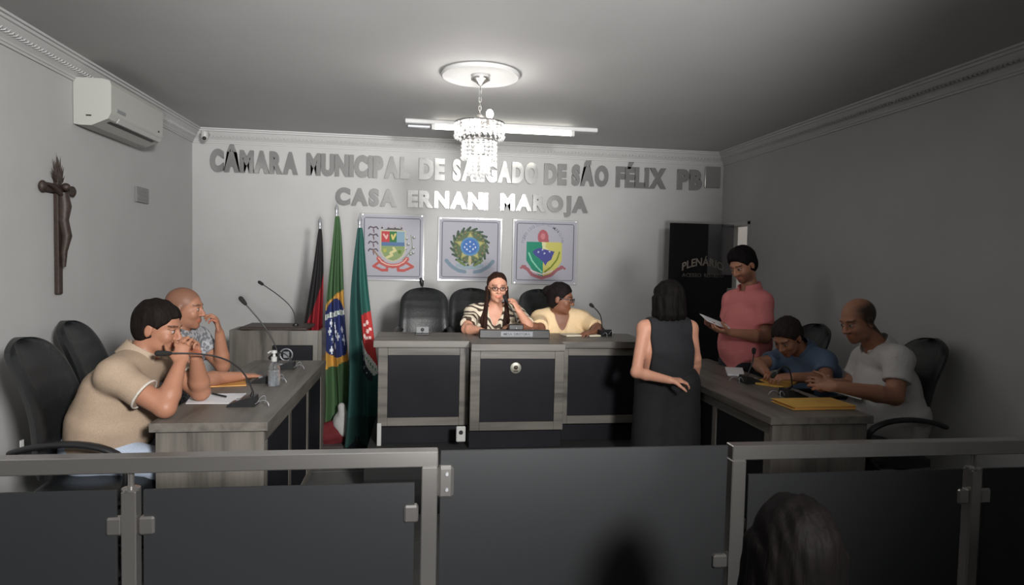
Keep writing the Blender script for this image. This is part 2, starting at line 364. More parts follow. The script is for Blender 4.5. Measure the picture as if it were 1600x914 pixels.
# ------------------------------------------------------------------ painted prints (flat print as per-face colour)
class Canvas:
    def __init__(s, w, h, bg):
        s.a = np.zeros((h, w, 3)); s.a[:] = s2l(*bg); s.w = w; s.h = h
        s.X, s.Y = np.meshgrid((np.arange(w)+.5)/w, (np.arange(h)+.5)/h)   # y down, both 0..1
    def put(s, m, c): s.a[m] = s2l(*c)
    def ell(s, x, y, rx, ry, c): s.put(((s.X-x)/rx)**2+((s.Y-y)/ry)**2 < 1, c)
    def ring(s, x, y, r0, r1, c, a0=-9, a1=9):
        d = np.hypot(s.X-x, s.Y-y); t = np.arctan2(s.Y-y, s.X-x); s.put((d > r0) & (d < r1) & (t > a0) & (t < a1), c)
    def poly(s, pts, c):
        ins = np.zeros(s.X.shape, bool); n = len(pts)
        for i in range(n):
            x1, y1 = pts[i]; x2, y2 = pts[(i+1) % n]
            if y1 == y2: continue
            cnd = ((s.Y < y1) != (s.Y < y2)) & (s.X < (x2-x1)*(s.Y-y1)/(y2-y1)+x1); ins ^= cnd
        s.put(ins, c)
    def line(s, pts, w, c):
        for (x1, y1), (x2, y2) in zip(pts[:-1], pts[1:]):
            dx, dy = x2-x1, y2-y1; L = dx*dx+dy*dy+1e-9
            t = np.clip(((s.X-x1)*dx+(s.Y-y1)*dy)/L, 0, 1); s.put(np.hypot(s.X-x1-t*dx, s.Y-y1-t*dy) < w, c)
    def star(s, x, y, r, c, n=5, k=.4, rot=-pi/2):
        s.poly([(x+(r if i % 2 == 0 else r*k)*cos(rot+pi*i/n), y+(r if i % 2 == 0 else r*k)*sin(rot+pi*i/n)) for i in range(2*n)], c)
def print_mesh(name, cv, pos, material, parent=None, smooth=False, skip=None):
    "grid mesh; pos(u,v) gives the 3D point (arrays); colours from the canvas"
    w, h = cv.w, cv.h; U, Vv = np.meshgrid(np.linspace(0, 1, w+1), np.linspace(0, 1, h+1))
    P = pos(U, Vv).reshape(-1, 3); i = np.arange(w); j = np.arange(h); I, J = np.meshgrid(i, j)
    a = (J*(w+1)+I).ravel(); F = np.stack([a, a+w+1, a+w+2, a+1], 1)
    me = fast_mesh(name, P, F); c = cv.a.reshape(-1, 3)
    at_ = me.color_attributes.new('tint', 'FLOAT_COLOR', 'CORNER')
    cc = np.ones((len(F)*4, 4), np.float32); cc[:, :3] = np.repeat(c, 4, 0); at_.data.foreach_set('color', cc.ravel())
    if smooth: me.polygons.foreach_set('use_smooth', [True]*len(me.polygons))
    return link(name, me, material, parent)
def fast_mesh(name, P, F):
    me = bpy.data.meshes.new(name); n, k = F.shape
    me.vertices.add(len(P)); me.vertices.foreach_set('co', np.asarray(P, np.float32).ravel())
    me.loops.add(n*k); me.loops.foreach_set('vertex_index', F.astype(np.int32).ravel())
    me.polygons.add(n); me.polygons.foreach_set('loop_start', np.arange(0, n*k, k, dtype=np.int32))
    me.update(calc_edges=True); me.validate(); return me
BG = (178, 177, 187)
def frame_line(c, col=(110, 112, 122), m=.045):
    c.line([(m+.02, m), (1-m-.02, m), (1-m, m+.02), (1-m, 1-m-.02), (1-m-.02, 1-m), (m+.02, 1-m), (m, 1-m-.02), (m, m+.02), (m+.02, m)], .006, col)
c1 = Canvas(130, 136, BG); frame_line(c1)
for i in range(4):
    for sg in (-1, 1):
        c1.line([(.19, .20+i*.115), (.19+sg*.05, .185+i*.115), (.19+sg*.075, .215+i*.115)], .011, (95, 85, 95))
    c1.line([(.19, .2+i*.115), (.2, .27+i*.115)], .009, (110, 85, 90))
c1.line([(.2, .55), (.3, .68), (.36, .72)], .012, (150, 120, 100)); c1.line([(.8, .3), (.83, .5), (.74, .62), (.66, .7)], .008, (140, 150, 130))
for x, y in ((.73, .36), (.85, .34), (.76, .45), (.71, .52), (.84, .5), (.8, .6), (.84, .58)):
    c1.ell(x, y, .028, .024, (120, 130, 120)); c1.ell(x+.008, y-.01, .012, .012, (225, 225, 225))
for i in range(4):
    x = .33+i*.105; c1.poly([(x-.028, .215), (x+.028, .215), (x+.02, .17), (x+.028, .13), (x-.028, .13), (x-.02, .17)], (178, 172, 178)); c1.ell(x, .2, .014, .014, (80, 70, 80))
c1.poly([(.3, .25), (.42, .225), (.62, .225), (.7, .25), (.7, .235), (.6, .2), (.44, .2), (.3, .24)], (90, 90, 90))
sh = [(.32, .25), (.70, .25), (.70, .55), (.66, .63), (.58, .69), (.51, .71), (.44, .69), (.36, .63), (.32, .55)]
c1.poly([(x*1.0+(x-.51)*.1, y+(y-.48)*.08) for x, y in sh], (196, 190, 165)); c1.poly(sh, (140, 160, 110))
c1.poly([(.32, .25), (.455, .25), (.455, .42), (.32, .42)], (190, 70, 75)); c1.poly([(.455, .25), (.57, .25), (.57, .42), (.455, .42)], (60, 120, 70)); c1.poly([(.57, .25), (.70, .25), (.70, .42), (.57, .42)], (135, 165, 185))
c1.line([(.36, .30), (.40, .36), (.42, .31)], .014, (225, 180, 170)); c1.line([(.49, .31), (.51, .37), (.55, .29)], .014, (215, 200, 120))
c1.poly([(.32, .42), (.70, .42), (.70, .475), (.32, .475)], (90, 120, 160))
c1.line([(.52, .51), (.55, .55), (.47, .59), (.50, .62), (.42, .66)], .02, (215, 205, 150)); c1.ell(.62, .57, .03, .03, (100, 130, 60)); c1.ell(.38, .55, .03, .03, (180, 180, 90))
rb = [(.28, .68), (.33, .74), (.42, .785), (.51, .795), (.6, .785), (.69, .74), (.74, .68)]
c1.line(rb, .035, (190, 95, 90)); c1.line([(x, y-.012) for x, y in rb], .008, (235, 190, 180)); c1.line([(.30, .73), (.2, .80), (.33, .86), (.42, .86), (.42, .82)], .02, (190, 90, 85)); c1.line([(.72, .73), (.84, .80), (.70, .86), (.6, .86), (.6, .82)], .02, (190, 90, 85))
c2 = Canvas(130, 136, BG); frame_line(c2)
c2.ring(.5, .45, .15, .275, (96, 112, 84))
for i in range(56):
    t = 2*pi*i/56+.05; r = .265+.02*((i*7) % 3-1); x, y = .5+r*cos(t), .45+r*sin(t)
    c2.line([(x-.03*cos(t+.9), y-.03*sin(t+.9)), (x+.035*cos(t+.6), y+.035*sin(t+.6))], .017, ((76, 96, 74), (104, 120, 86), (64, 84, 72))[i % 3])
for i in range(26):
    t = 2*pi*i/26; c2.ell(.5+.235*cos(t), .45+.235*sin(t), .014, .014, ((150, 120, 90), (130, 140, 90))[i % 2])
c2.star(.5, .45, .255, (150, 152, 92), k=.5); c2.star(.5, .45, .225, (184, 178, 120), k=.5); c2.ell(.5, .45, .155, .155, (92, 140, 180)); c2.ell(.5, .45, .125, .125, (70, 116, 184))
for x, y in ((.5, .37), (.44, .41), (.56, .41), (.5, .45), (.45, .5), (.55, .49), (.5, .53), (.41, .46), (.59, .46)): c2.star(x, y, .02, (225, 230, 240), k=.45)
c2.line([(.5, .62), (.5, .74)], .02, (190, 180, 140)); c2.line([(.12, .69), (.2, .78), (.32, .85), (.42, .87)], .03, (125, 145, 160)); c2.line([(.88, .69), (.8, .78), (.68, .85), (.58, .87)], .03, (125, 145, 160)); c2.line([(.3, .76), (.42, .8), (.58, .8), (.7, .76)], .026, (150, 170, 180))
c2.line([(.3, .68), (.42, .76)], .02, (110, 130, 80)); c2.line([(.7, .68), (.58, .76)], .02, (110, 130, 80))
c3 = Canvas(130, 136, BG); frame_line(c3)
c3.ell(.46, .26, .085, .12, (176, 96, 104)); c3.poly([(.375, .26), (.545, .26), (.56, .37), (.40, .37)], (176, 96, 104)); c3.ell(.46, .245, .035, .05, (205, 130, 135))
L = [(.20, .335), (.47, .335), (.47, .90), (.40, .87), (.30, .79), (.2, .64)]; R_ = [(.45, .335), (.77, .335), (.77, .64), (.68, .78), (.58, .86), (.47, .90)]
c3.poly([(x, y) for x, y in R_], (206, 200, 110)); c3.poly(L, (38, 140, 112)); c3.poly([(.44, .335), (.52, .345), (.50, .42), (.56, .46), (.47, .52)], (225, 220, 170))
c3.poly([(.34, .46), (.42, .43), (.47, .45), (.56, .47), (.65, .49), (.62, .56), (.60, .62), (.54, .66), (.51, .72), (.47, .66), (.40, .60), (.33, .55), (.30, .5)], (76, 78, 150))
for x, y in ((.39, .5), (.49, .52), (.46, .46), (.57, .49)): c3.star(x, y, .022, (215, 220, 240))
c3.line([(.24, .52), (.29, .64), (.38, .75), (.45, .82)], .012, (140, 210, 180)); c3.line([(.73, .5), (.69, .62), (.60, .74), (.5, .82)], .012, (120, 135, 40))
c3.line([(.15, .74), (.22, .78), (.3, .87), (.45, .92), (.6, .87), (.7, .78), (.78, .74)], .026, (165, 100, 108)); c3.line([(.12, .76), (.18, .73)], .018, (165, 100, 108)); c3.line([(.76, .73), (.82, .76)], .018, (165, 100, 108)); c3.line([(.28, .80), (.45, .86), (.62, .8)], .01, (235, 215, 215))
acr = mat('acrylic_board', (.40, .405, .41), .15)
yb = YB-.028
emb = [((565, 335), (660, 437), c1, 'framed coat of arms with cane and cotton branches, left of three, touching the green flag', 'board with the shield between cane and cotton'),
       ((687, 341), (781, 438), c2, 'framed acrylic coat of arms with star inside a green wreath, middle of three', ''),
       ((804, 344), (899, 443), c3, 'framed acrylic crest with green and yellow shield and blue map, right of three', '')]
for (a, b, cv, lab, _) in emb:
    A = at(*a, Y=yb); B = at(*b, Y=yb); x0, x1, z0, z1 = A[0], B[0], B[2], A[2]; cx, cz = (x0+x1)/2, (z0+z1)/2
    t = thing('coat_of_arms_board', lab, 'wall plaque', (cx, YB, cz), 0, 'coat of arms boards on the back wall')
    hw, hz = (x1-x0)/2, (z1-z0)/2
    MB().box((0, -.02, 0), (hw*2+.03, .008, hz*2+.03), bev=.003).build('acrylic_backing', acr, t)
    cv.a *= .74
    print_mesh('printed_sheet', cv, lambda U, Vv: np.stack([-hw+2*hw*U, np.full_like(U, -.0255), hz-2*hz*Vv], -1), M['print'], t)
    for sx in (-1, 1):
        for sz in (-1, 1): MB().cyl((sx*(hw-.012), -.0, sz*(hz-.0)), (sx*(hw-.012), -.034, sz*(hz)), .007, n=10).build('standoff_bolt', M['steel'], t, smooth=40)
    if cv is c3:
        n = 0; word = 'PODER LEGISLATIVO MUNICIPAL'
        ink = mat('ink_text', s2l(120, 125, 140), .6); tm_ = []
        for i, ch in enumerate(word):
            if ch == ' ': continue
            th = radians(172-164*i/(len(word)-1)); me = text_mesh(ch, .01, .01); r = hw*.60
            px, pz = -.08*hw+r*cos(th), hz*.22+r*sin(th)*1.02; rot = th-pi/2; s_ = .042
            for v in me.vertices:
                x, yy, zz = v.co; x -= .3; v.co = (px+s_*(x*cos(rot)-yy*sin(rot)), -.0262-zz*.05, pz+s_*(x*sin(rot)+yy*cos(rot)))
            me.materials.clear(); link('printed_letter', me, ink, t)
# ------------------------------------------------------------------ furniture
DT = .765                                   # desk top height
def desk(name, label, xa, xb, ya, yb_, aisle):
    t = thing(name, label, 'desk', ((xa+xb)/2, ya, 0.008)); ox, oy = (xa+xb)/2, ya
    q = lambda a, b, nm, m, bev=.002: MB().bb((a[0]-ox, a[1]-oy, a[2]-.008), (b[0]-ox, b[1]-oy, b[2]-.008), bev).build(nm, M[m], t)
    q((xa, ya, DT-.04), (xb, yb_, DT), 'desk_top', 'woody')
    q((xa+.02, ya+.02, .02), (xb-.02, ya+.045, DT-.04), 'end_panel', 'woodz'); q((xa+.02, yb_-.045, .02), (xb-.02, yb_-.02, DT-.04), 'end_panel', 'woodz')
    xs = xb-.045 if aisle > 0 else xa+.02; n = 3; y0 = ya+.045; y1 = yb_-.045; w = .05; seg = (y1-y0-w*(n+1))/n
    q((xs, y0, DT-.10), (xs+.025, y1, DT-.04), 'top_rail', 'woody'); q((xs, y0, .1), (xs+.025, y1, .15), 'bottom_rail', 'woody')
    for i in range(n+1): q((xs, y0+i*(seg+w), .15), (xs+.025, y0+i*(seg+w)+w, DT-.10), 'stile', 'woodz')
    for i in range(n): q((xs+.006, y0+i*(seg+w)+w, .15), (xs+.02, y0+(i+1)*(seg+w), DT-.10), 'black_panel', 'black')
    for y in (ya+.01, yb_-.06):
        q((xa+.02, y, 0), (xb-.02, y+.05, .02), 'foot', 'plastic')
    return t
LX0, LX1, LY0, LY1 = -1.16, -.665, 2.97, 4.76
RX0, RX1, RY0, RY1 = 1.715, 2.27, 2.95, 4.86
desk('side_desk', 'grey oak desk on the left, where two men lean on their elbows', LX0, LX1, LY0, LY1, 1)
desk('side_desk', 'grey oak desk on the right, with yellow folder on its near end', RX0, RX1, RY0, RY1, -1)
DZ = .27
ds = MB().bb((-.33, 4.02, 0), (1.62, YB, DZ)).bb((-.33, 3.78, 0), (1.62, 4.02, DZ*.5)); struct(ds.build('floor_dais', M['dais']))
BT = .97
bt = thing('main_bench', 'long grey oak bench with three black front panels on the dais', 'desk', (.62, 4.3, DZ))
def bq(a, b, nm, m, bev=.002, par=None): return MB().bb((a[0]-.62, a[1]-4.3, a[2]-DZ), (b[0]-.62, b[1]-4.3, b[2]-DZ), bev).build(nm, M[m], par or bt)
secs = [(-.27, .325, 4.30), (.325, .94, 4.15), (.94, 1.54, 4.30)]
for i, (a, b, yf) in enumerate(secs):
    bq((a-(.03 if i == 0 else 0), yf-.03, BT-.045), (b+(.03 if i == 2 else 0), 4.78, BT), 'bench_top', 'woodx')
    z0, z1 = .40, BT-.045; w = .062
    bq((a, yf, z0), (a+w, yf+.03, z1), 'stile', 'woodx'); bq((b-w, yf, z0), (b, yf+.03, z1), 'stile', 'woodx')
    bq((a+w, yf, z1-.055), (b-w, yf+.03, z1), 'top_rail', 'woodx'); bq((a+w, yf, z0), (b-w, yf+.03, z0+.055), 'bottom_rail', 'woodx')
    bq((a+w, yf+.01, z0+.055), (b-w, yf+.025, z1-.055), 'black_panel', 'black')
    bq((a, yf+.05, DZ), (b, yf+.065, z0+.01), 'kick_panel', 'black')
for x in (-.27, .325, .94, 1.515): bq((x, 4.335, DZ), (x+.02, 4.76, BT-.045), 'side_panel', 'woodz')
bq((-.272, 4.295, DZ), (-.245, 4.335, .42), 'side_strip', 'white')
ec = MB().lathe([(.036, 0), (.036, .006), (.028, .009), (.0, .01)], axis='y', n=24)
eo = ec.build('round_emblem', mat('pewter', s2l(150, 150, 138), .45, .5), bt, smooth=40); ep = at(806, 575, Y=4.15)
eo.location = (ep[0]-.62, 4.158-4.3, ep[2]-DZ)
e2 = MB().ball((0, -.011, .004), .014, sc=(1, .4, 1)).box((0, -.009, -.02), (.03, .006, .008)).build('emblem_relief', M['bronze'], eo)
ol = thing('floor_outlet', 'small white power outlet plate low under the bench between panels', 'outlet', (at(720, 678, Y=4.14)[0], 4.14, at(720, 678, Y=4.14)[2]))
MB().box((0, 0, 0), (.06, .02, .1), bev=.005).build('plate', M['white'], ol); MB().cyl((0, -.012, .012), (0, -.008, .012), .014).build('socket', M['plastic'], ol)
# lectern
LEX0, LEX1, LEY, LEZ = at(358, 512, Y=5.15)[0], at(503, 512, Y=5.15)[0], 5.15, at(430, 514, Y=5.15)[2]
le = thing('lectern', 'low curved grey oak lectern with dark top behind the left desk', 'lectern', ((LEX0+LEX1)/2, LEY+.2, .008)); hw = (LEX1-LEX0)/2
def slab(x0, x1, y0, y1, z0, z1, nm, m, b=.003): return MB().bb((x0, y0, z0), (x1, y1, z1), b).build(nm, M[m], le)
zt_ = LEZ-.008
slab(-hw, -hw+.03, -.2, .08, .0, zt_-.01, 'side_panel', 'woodz'); slab(hw-.03, hw, -.2, .08, .0, zt_-.01, 'side_panel', 'woodz')
nf = 10; fr = MB()
for k in range(nf):
    x0 = -hw+.03+(2*hw-.06)*k/nf; x1 = x0+(2*hw-.06)/nf
    yb0 = -.2-.035*cos(pi*((k)/nf-.5)); yb1 = -.2-.035*cos(pi*((k+1)/nf-.5))
    fr.add([(x0, yb0, 0), (x1, yb1, 0), (x1, yb1, zt_-.01), (x0, yb0, zt_-.01), (x0, yb0+.02, 0), (x1, yb1+.02, 0), (x1, yb1+.02, zt_-.01), (x0, yb0+.02, zt_-.01)], [(0, 1, 2, 3), (5, 4, 7, 6), (3, 2, 6, 7), (1, 0, 4, 5)])
fr.build('front_panel', M['woodz'], le)
zz = at(470, 546, Y=4.93)[2]
slab(-hw+.33, hw-.06, -.262, -.236, .15, zz, 'black_inset', 'black')
MB().tube([(-.03+.045*cos(t), 0, .045*sin(t)) for t in np.linspace(0, 2*pi, 25)], .006, 6).box((-.03, 0, 0), (.045, .008, .05), bev=.003).build('round_emblem', M['silver'], le, loc=(.12, -.268, zz-.07), smooth=40)
MB().bb((-hw+.09, -.25, zt_-.005), (hw-.1, .10, zt_+.018), .005).build('dark_top', M['bronze'], le)
# ------------------------------------------------------------------ chairs
def chair_proto(label, group, bh=.56, bw=.46, stitched=True, ws=1.0):
    t = thing('office_chair', label, 'chair', (0, 0, 0), 0, group)
    # backrest: rounded slab, local +x forward
    n, m = 16, 24
    def surf(front):
        P = []
        for j in range(m+1):
            v = 1-(1-j/m)**1.9; z = v*bh
            w = bw/2*(1.0-.10*v)*(1 if v < .70 else max(.0, 1-((v-.70)/.30)**3.2)**.5*.95+.05)
            w *= (.90+.10*min(1, v*4))
            for i in range(n+1):
                u = -1+2*i/n; uu = math.copysign(abs(u)**.85, u)
                edge = min(1, (1-abs(u))*5, (1-v)*8+.0, v*10+.15); edge = sqrt(max(0, edge))
                th = .028*edge+(.008*edge*math.exp(-((((v*7) % 1)-.5)/.42)**4) if front and stitched and abs(u) < .8 else 0)
                x = -.02-.16*v+.06*sin(pi*v)-.02*0+(.045*u*u)
                P.append((x+(th if front else -th*1.1), uu*w, .50+z))
        return P
    F = surf(True); Bk = surf(False); k = len(F); fs = []
    for j in range(m):
        for i in range(n):
            a = j*(n+1)+i; fs.append((a, a+1, a+n+2, a+n+1)); fs.append((k+a+1, k+a, k+a+n+1, k+a+n+2))
    mb = MB().add([(x-.22, y, z) for x, y, z in F+Bk], fs)
    # rim joining both sheets
    rim = [j*(n+1) for j in range(m+1)]+[m*(n+1)+i for i in range(1, n+1)]+[j*(n+1)+n for j in range(m-1, -1, -1)]+[i for i in range(n-1, 0, -1)]
    for a, b in zip(rim, rim[1:]+rim[:1]): mb.f.append((a, b, k+b, k+a)[::-1])
    bk = mb.build('backrest', M['leather'], t, smooth=50)
    MB().box((-.245, 0, .47), (.03, .07, .12)).box((-.12, 0, .405), (.28, .07, .015)).build('back_bracket', M['plastic'], t)
    st = MB(); 
    for j in range(7):
        for i in range(9):
            a0, a1 = -1+2*i/9, -1+2*(i+1)/9
    # seat
    sb = MB(); n2 = 12; rows = []
    for j in range(n2+1):
        y = -1+2*j/n2
        for i in range(n2+1):
            x = -1+2*i/n2; sx = x*sqrt(1-y*y*.22); sy = y*sqrt(1-x*x*.22)
            e = max(abs(x), abs(y)); z = .485-.05*max(0, e-.6)**2*4+(.0 if x < .5 else -.04*(x-.5)**2*4)
            rows.append((.02+sx*.26, sy*.265*ws, z))
    k = len(rows); fs = []
    for j in range(n2):
        for i in range(n2):
            a = j*(n2+1)+i; fs += [(a, a+1, a+n2+2, a+n2+1), (k+a+1, k+a, k+a+n2+1, k+a+n2+2)]
    sb.add(rows+[(x, y, .412) for x, y, z in rows], fs)
    rim = [i for i in range(n2+1)]+[j*(n2+1)+n2 for j in range(1, n2+1)]+[n2*(n2+1)+i for i in range(n2-1, -1, -1)]+[j*(n2+1) for j in range(n2-1, 0, -1)]
    for a, b in zip(rim, rim[1:]+rim[:1]): sb.f.append((a, k+a, k+b, b))
    sb.build('seat', M['leather'], t, smooth=50)
    for s in (-1, 1):
        pts = bez((-.27, s*.25*ws, .64), (-.12, s*.30*ws, .70), (.12, s*.30*ws, .715), (.19, s*.285*ws, .62), 12)+bez((.19, s*.285*ws, .62), (.22, s*.28*ws, .54), (.2, s*.275*ws, .46), (.12, s*.26*ws, .42), 8)[1:]
        MB().tube(pts, .024, 10, flat=.6).build('armrest', M['plastic'], t, smooth=60)
    MB().cyl((0, 0, .12), (0, 0, .41), .026).cyl((0, 0, .30), (0, 0, .40), .045, .05).build('gas_column', M['plastic'], t, smooth=40)
    for i in range(5):
        a = 2*pi*i/5+.3; c, s_ = cos(a), sin(a)
        MB().tube([(0, 0, .12), (c*.14, s_*.14, .115), (c*.27, s_*.27, .075)], [.03, .024, .016], 8).build('base_arm', M['plastic'], t, smooth=50)
        MB().cyl((c*.28-s_*.022, s_*.28+c*.022, .027), (c*.28+s_*.022, s_*.28-c*.022, .027), .027, n=14).cyl((c*.28, s_*.28, .03), (c*.28, s_*.28, .08), .008, n=6).build('caster', M['plastic'], t, smooth=40)
    return t
def put_chair(src, x, y, z, rz, label, group):
    c = copy_tree(src); c.location = (float(x), float(y), z); c.rotation_euler = (0, 0, rz); c['label'] = label; c['group'] = group; return c
ch0 = chair_proto('black high-back office chair nearest the left frame edge, beside the crucifix wall', 'office chairs along the left desk', bh=.60, bw=.42)
ch0.location = (-1.42, 3.2, .008); ch0.rotation_euler = (0, 0, -.03)
MB().box((-.275, -.17, .66), (.004, .022, .03)).build('white_tag', M['white'], ch0)
put_chair(ch0, -1.63, 4.02, .008, 0.02, 'black high-back office chair behind the shaved-head man, second from the left', 'office chairs along the left desk')
put_chair(ch0, 2.60, 3.42, .008, pi-.05, 'black high-back office chair behind the man in the white polo', 'office chairs along the right desk')
put_chair(ch0, 2.44, 4.22, .008, pi+.1, 'black high-back office chair behind the man in the blue shirt', 'office chairs along the right desk')
cc0 = chair_proto('empty black leather office chair behind the left part of the bench', 'office chairs behind the bench', bh=.50, bw=.42, ws=.68)
cc0.location = (at(663, 470, Y=5.45)[0], 5.09, DZ); cc0.rotation_euler = (0, 0, -pi/2)
put_chair(cc0, .44, 5.16, DZ, -pi/2+.04, 'black leather office chair under the woman in the striped blouse', 'office chairs behind the bench')
put_chair(cc0, 1.03, 5.16, DZ, -pi/2+.05, 'black leather office chair under the woman in the cream blouse', 'office chairs behind the bench')
# ------------------------------------------------------------------ small desk things
def mic(label, base, z, rz, pts, group='gooseneck microphones', tip_len=.05):
    "base: (x,y) world; rz: which way the wedge slopes (front); pts: neck as world points from base to tip"
    t = thing('gooseneck_microphone', label, 'microphone', (base[0], base[1], z), 0, group)
    c, s = cos(rz), sin(rz); R = lambda x, y, zz: (x*c-y*s, x*s+y*c, zz)
    w = .05; prof = [(-.055, .0), (.075, .0), (.07, .012), (-.02, .046), (-.05, .046)]
    vs = [R(x, -w, zz) for x, zz in prof]+[R(x, w, zz) for x, zz in prof]; n = 5
    MB().add(vs, [tuple(range(n))[::-1], tuple(range(n, 2*n))]+[(i, (i+1) % n, n+(i+1) % n, n+i) for i in range(n)]).build('mic_base', M['plastic'], t)
    MB().box(R(.03, 0, .029), (.02, .02, .008), rz).build('button', M['silver'], t)
    P = [np.array(p)-np.array([base[0], base[1], z]) for p in pts]
    if len(P) == 4: P = bez(*P, 22)
    P = [np.array(R(-.03, 0, .04))]+P
    MB().tube(P[:-1], .0042, 8).cyl(P[0], P[0]+nrm(P[1]-P[0])*.03, .009, .006, 10).build('gooseneck', M['plastic'], t, smooth=60)
    d = nrm(P[-1]-P[-3]); e = P[-1]
    MB().tube([e-d*tip_len, e-d*tip_len*.9, e-d*tip_len*.5, e, e+d*.008, e+d*.012], [.005, .009, .0125, .0135, .01, .003], 12).build('mic_foam', M['foam'], t, smooth=70)
    MB().tube(bez(R(-.055, .03, .012), R(-.10, .035, .05), R(-.12, .03, .02), R(-.12, .04, .004), 10), .0025, 6).build('cable', M['silver'], t, smooth=60); MB().tube(bez(R(-.055, -.02, .012), R(-.08, -.03, .06), R(-.1, -.03, .04), R(-.085, -.03, .004), 10), .0025, 6).build('cable', M['silver'], t, smooth=60)
    return t
# left desk (front of wedge faces -x, toward the men)
b = at(383, 633, Z=DT); mic('microphone with long neck arching to the man in the beige polo', b[:2], DT, pi, [at(395, 612, Y=b[1]), at(375, 548, Y=3.3), at(320, 552, Y=3.22), at(246, 552, Y=3.12)], 'microphones on the left desk', .06)
b = at(416, 597, Z=DT); mic('microphone with straight neck leaning left, beside the gel bottle', b[:2], DT, pi, [at(436, 560, Y=b[1]), at(428, 520, Y=b[1]), at(400, 495, Y=b[1]-.02), at(376, 466, Y=b[1]-.03)], 'microphones on the left desk')
b = at(447, 576, Z=DT); mic('microphone farthest back on the left desk, short neck folded down', b[:2], DT, pi, [b+V(.03, 0, .05), b+V(.0, 0, .12), b+V(-.06, 0, .12), b+V(-.10, 0, .07)], 'microphones on the left desk')
lb = V(at(462, 508, Y=5.25)[0], 5.25, LEZ+.02)
t = thing('gooseneck_microphone', 'thin microphone standing on the lectern, neck bent left', 'microphone', lb)
P = bez((0, 0, 0), (0, 0, .12), (-.03, 0, .17), at(410, 444, Y=5.25)-lb, 18)
MB().tube(P, .004, 8).build('gooseneck', M['plastic'], t, smooth=60); MB().lathe([(.025, 0), (.022, .012), (.008, .02)], n=16).build('flange', M['plastic'], t, smooth=40)
d = nrm(P[-1]-P[-2]); MB().tube([P[-1]-d*.01, P[-1], P[-1]+d*.03, P[-1]+d*.04], [.006, .012, .013, .004], 12).build('mic_foam', M['foam'], t, smooth=60)
# bench microphones (front of wedge faces the seated people, +y)
b = at(660, 523, Z=BT); cs = thing('desk_badge_stand', 'small dark stand with grey plate on the bench, before the empty chair', 'badge stand', (b[0], b[1], BT))
MB().box((0, 0, .006), (.10, .05, .012), bev=.003).build('base', M['plastic'], cs); MB().box((0, .01, .034), (.088, .006, .046), bev=.002).build('plate', mat('grey_plate', (.15, .155, .16), .5), cs); MB().ball((0, .003, .036), .012, sc=(1, .5, 1)).box((0, .003, .02), (.012, .006, .02)).build('emblem', M['plastic'], cs)
yw = YB-.012; wc = thing('wall_cable', 'thin black cable with plug hanging beside the left coat of arms board', 'cable', at(657, 345, Y=yw)); o_ = at(657, 345, Y=yw)
MB().tube([at(657, 345, Y=yw)-o_, at(658, 400, Y=yw)-o_, at(660, 440, Y=yw)-o_, at(661, 500, Y=yw)-o_, at(660, 560, Y=yw)-o_], .005, 6).build('wire', M['plastic'], wc, smooth=60)
MB().tube([at(657, 434, Y=yw-.01)-o_, at(659, 440, Y=yw-.01)-o_, at(660, 447, Y=yw-.01)-o_], [.012, .022, .012], 10).build('plug', M['plastic'], wc, smooth=60)
b = at(806, 522, Z=BT+.0); b = V(b[0], 4.56, BT); mic('microphone right behind the name plate, neck rising to the woman’s mouth', b[:2], BT, pi/2, [b+V(0, .02, .06), b+V(.0, .03, .12), at(800, 485, Y=4.60), at(788, 463, Y=4.64)], 'microphones on the bench', .05)
b = at(941, 524, Z=BT); mic('microphone beside the woman in the cream blouse, neck curving up left', b[:2], BT, pi/2+.3, [b+V(0, .02, .06), b+V(0, .02, .14), b+V(-.02, .0, .17), at(923, 476, Y=b[1])], 'microphones on the bench', .03)
mbx = thing('name_plate', 'long black name plate with silver strip on the centre of the bench', 'name plate', (.5*(at(748, 527, Z=BT)[0]+at(856, 527, Z=BT)[0]), 4.46, BT))
MB().bb((-.245, -.025, 0), (.245, .03, .058), .004).build('block', M['plastic'], mbx); MB().bb((-.1, -.031, .012), (.125, -.024, .048), .001).build('silver_strip', mat('grey_strip', (.20, .21, .23), .5), mbx)
px, py, pz = mbx.location
letters('MESA', px-.08, px-.02, pz+.022, pz+.038, py-.0305, .002, M['plastic'], mbx, origin=(px, py, pz), bold=.01); letters('DIRETORA', px-.008, px+.105, pz+.022, pz+.038, py-.0305, .002, M['plastic'], mbx, origin=(px, py, pz), bold=.01)
bx = MB().box((0, 0, .045), (.105, .05, .09), bev=.005).build('block', M['plastic'], tag(thing('device_box', 'dark upright device box standing behind the name plate', 'box', (at(806, 512, Y=4.52)[0], 4.525, BT)), None))
MB().ball((0, -.027, .062), .007).build('lamp_button', M['silver'], bx.parent)
# right desk microphones (front faces +x)
b = at(1172, 598, Z=DT); mic('microphone in front of the man in blue, short neck rising right', b[:2], DT, 0, [b+V(-.02, 0, .05), b+V(.0, 0, .1), b+V(.02, 0, .13), at(1178, 546, Y=b[1])], 'microphones on the right desk', .03)
b = at(1237, 620, Z=DT); mic('microphone behind the near yellow folder, neck looped over', b[:2], DT, 0, [b+V(-.0, 0, .06), at(1236, 560, Y=b[1]), at(1222, 570, Y=b[1]-.03), at(1207, 588, Y=b[1]-.02)], 'microphones on the right desk', .03)
def sheet(name, label, cat, corners, z, m, th=.002, lift=None, group=None):
    P = [at(x, y, Z=z) for x, y in corners]; c = sum(P)/4
    vs = [p-c for p in P]+[p-c+V(0, 0, th) for p in P]
    o = MB().add(vs, [(3, 2, 1, 0), (4, 5, 6, 7), (0, 1, 5, 4), (1, 2, 6, 5), (2, 3, 7, 6), (3, 0, 4, 7)]).build(name, M[m] if isinstance(m, str) else m, None, loc=V(c[0], c[1], z+.0005))
    return tag(o, label, cat, group)
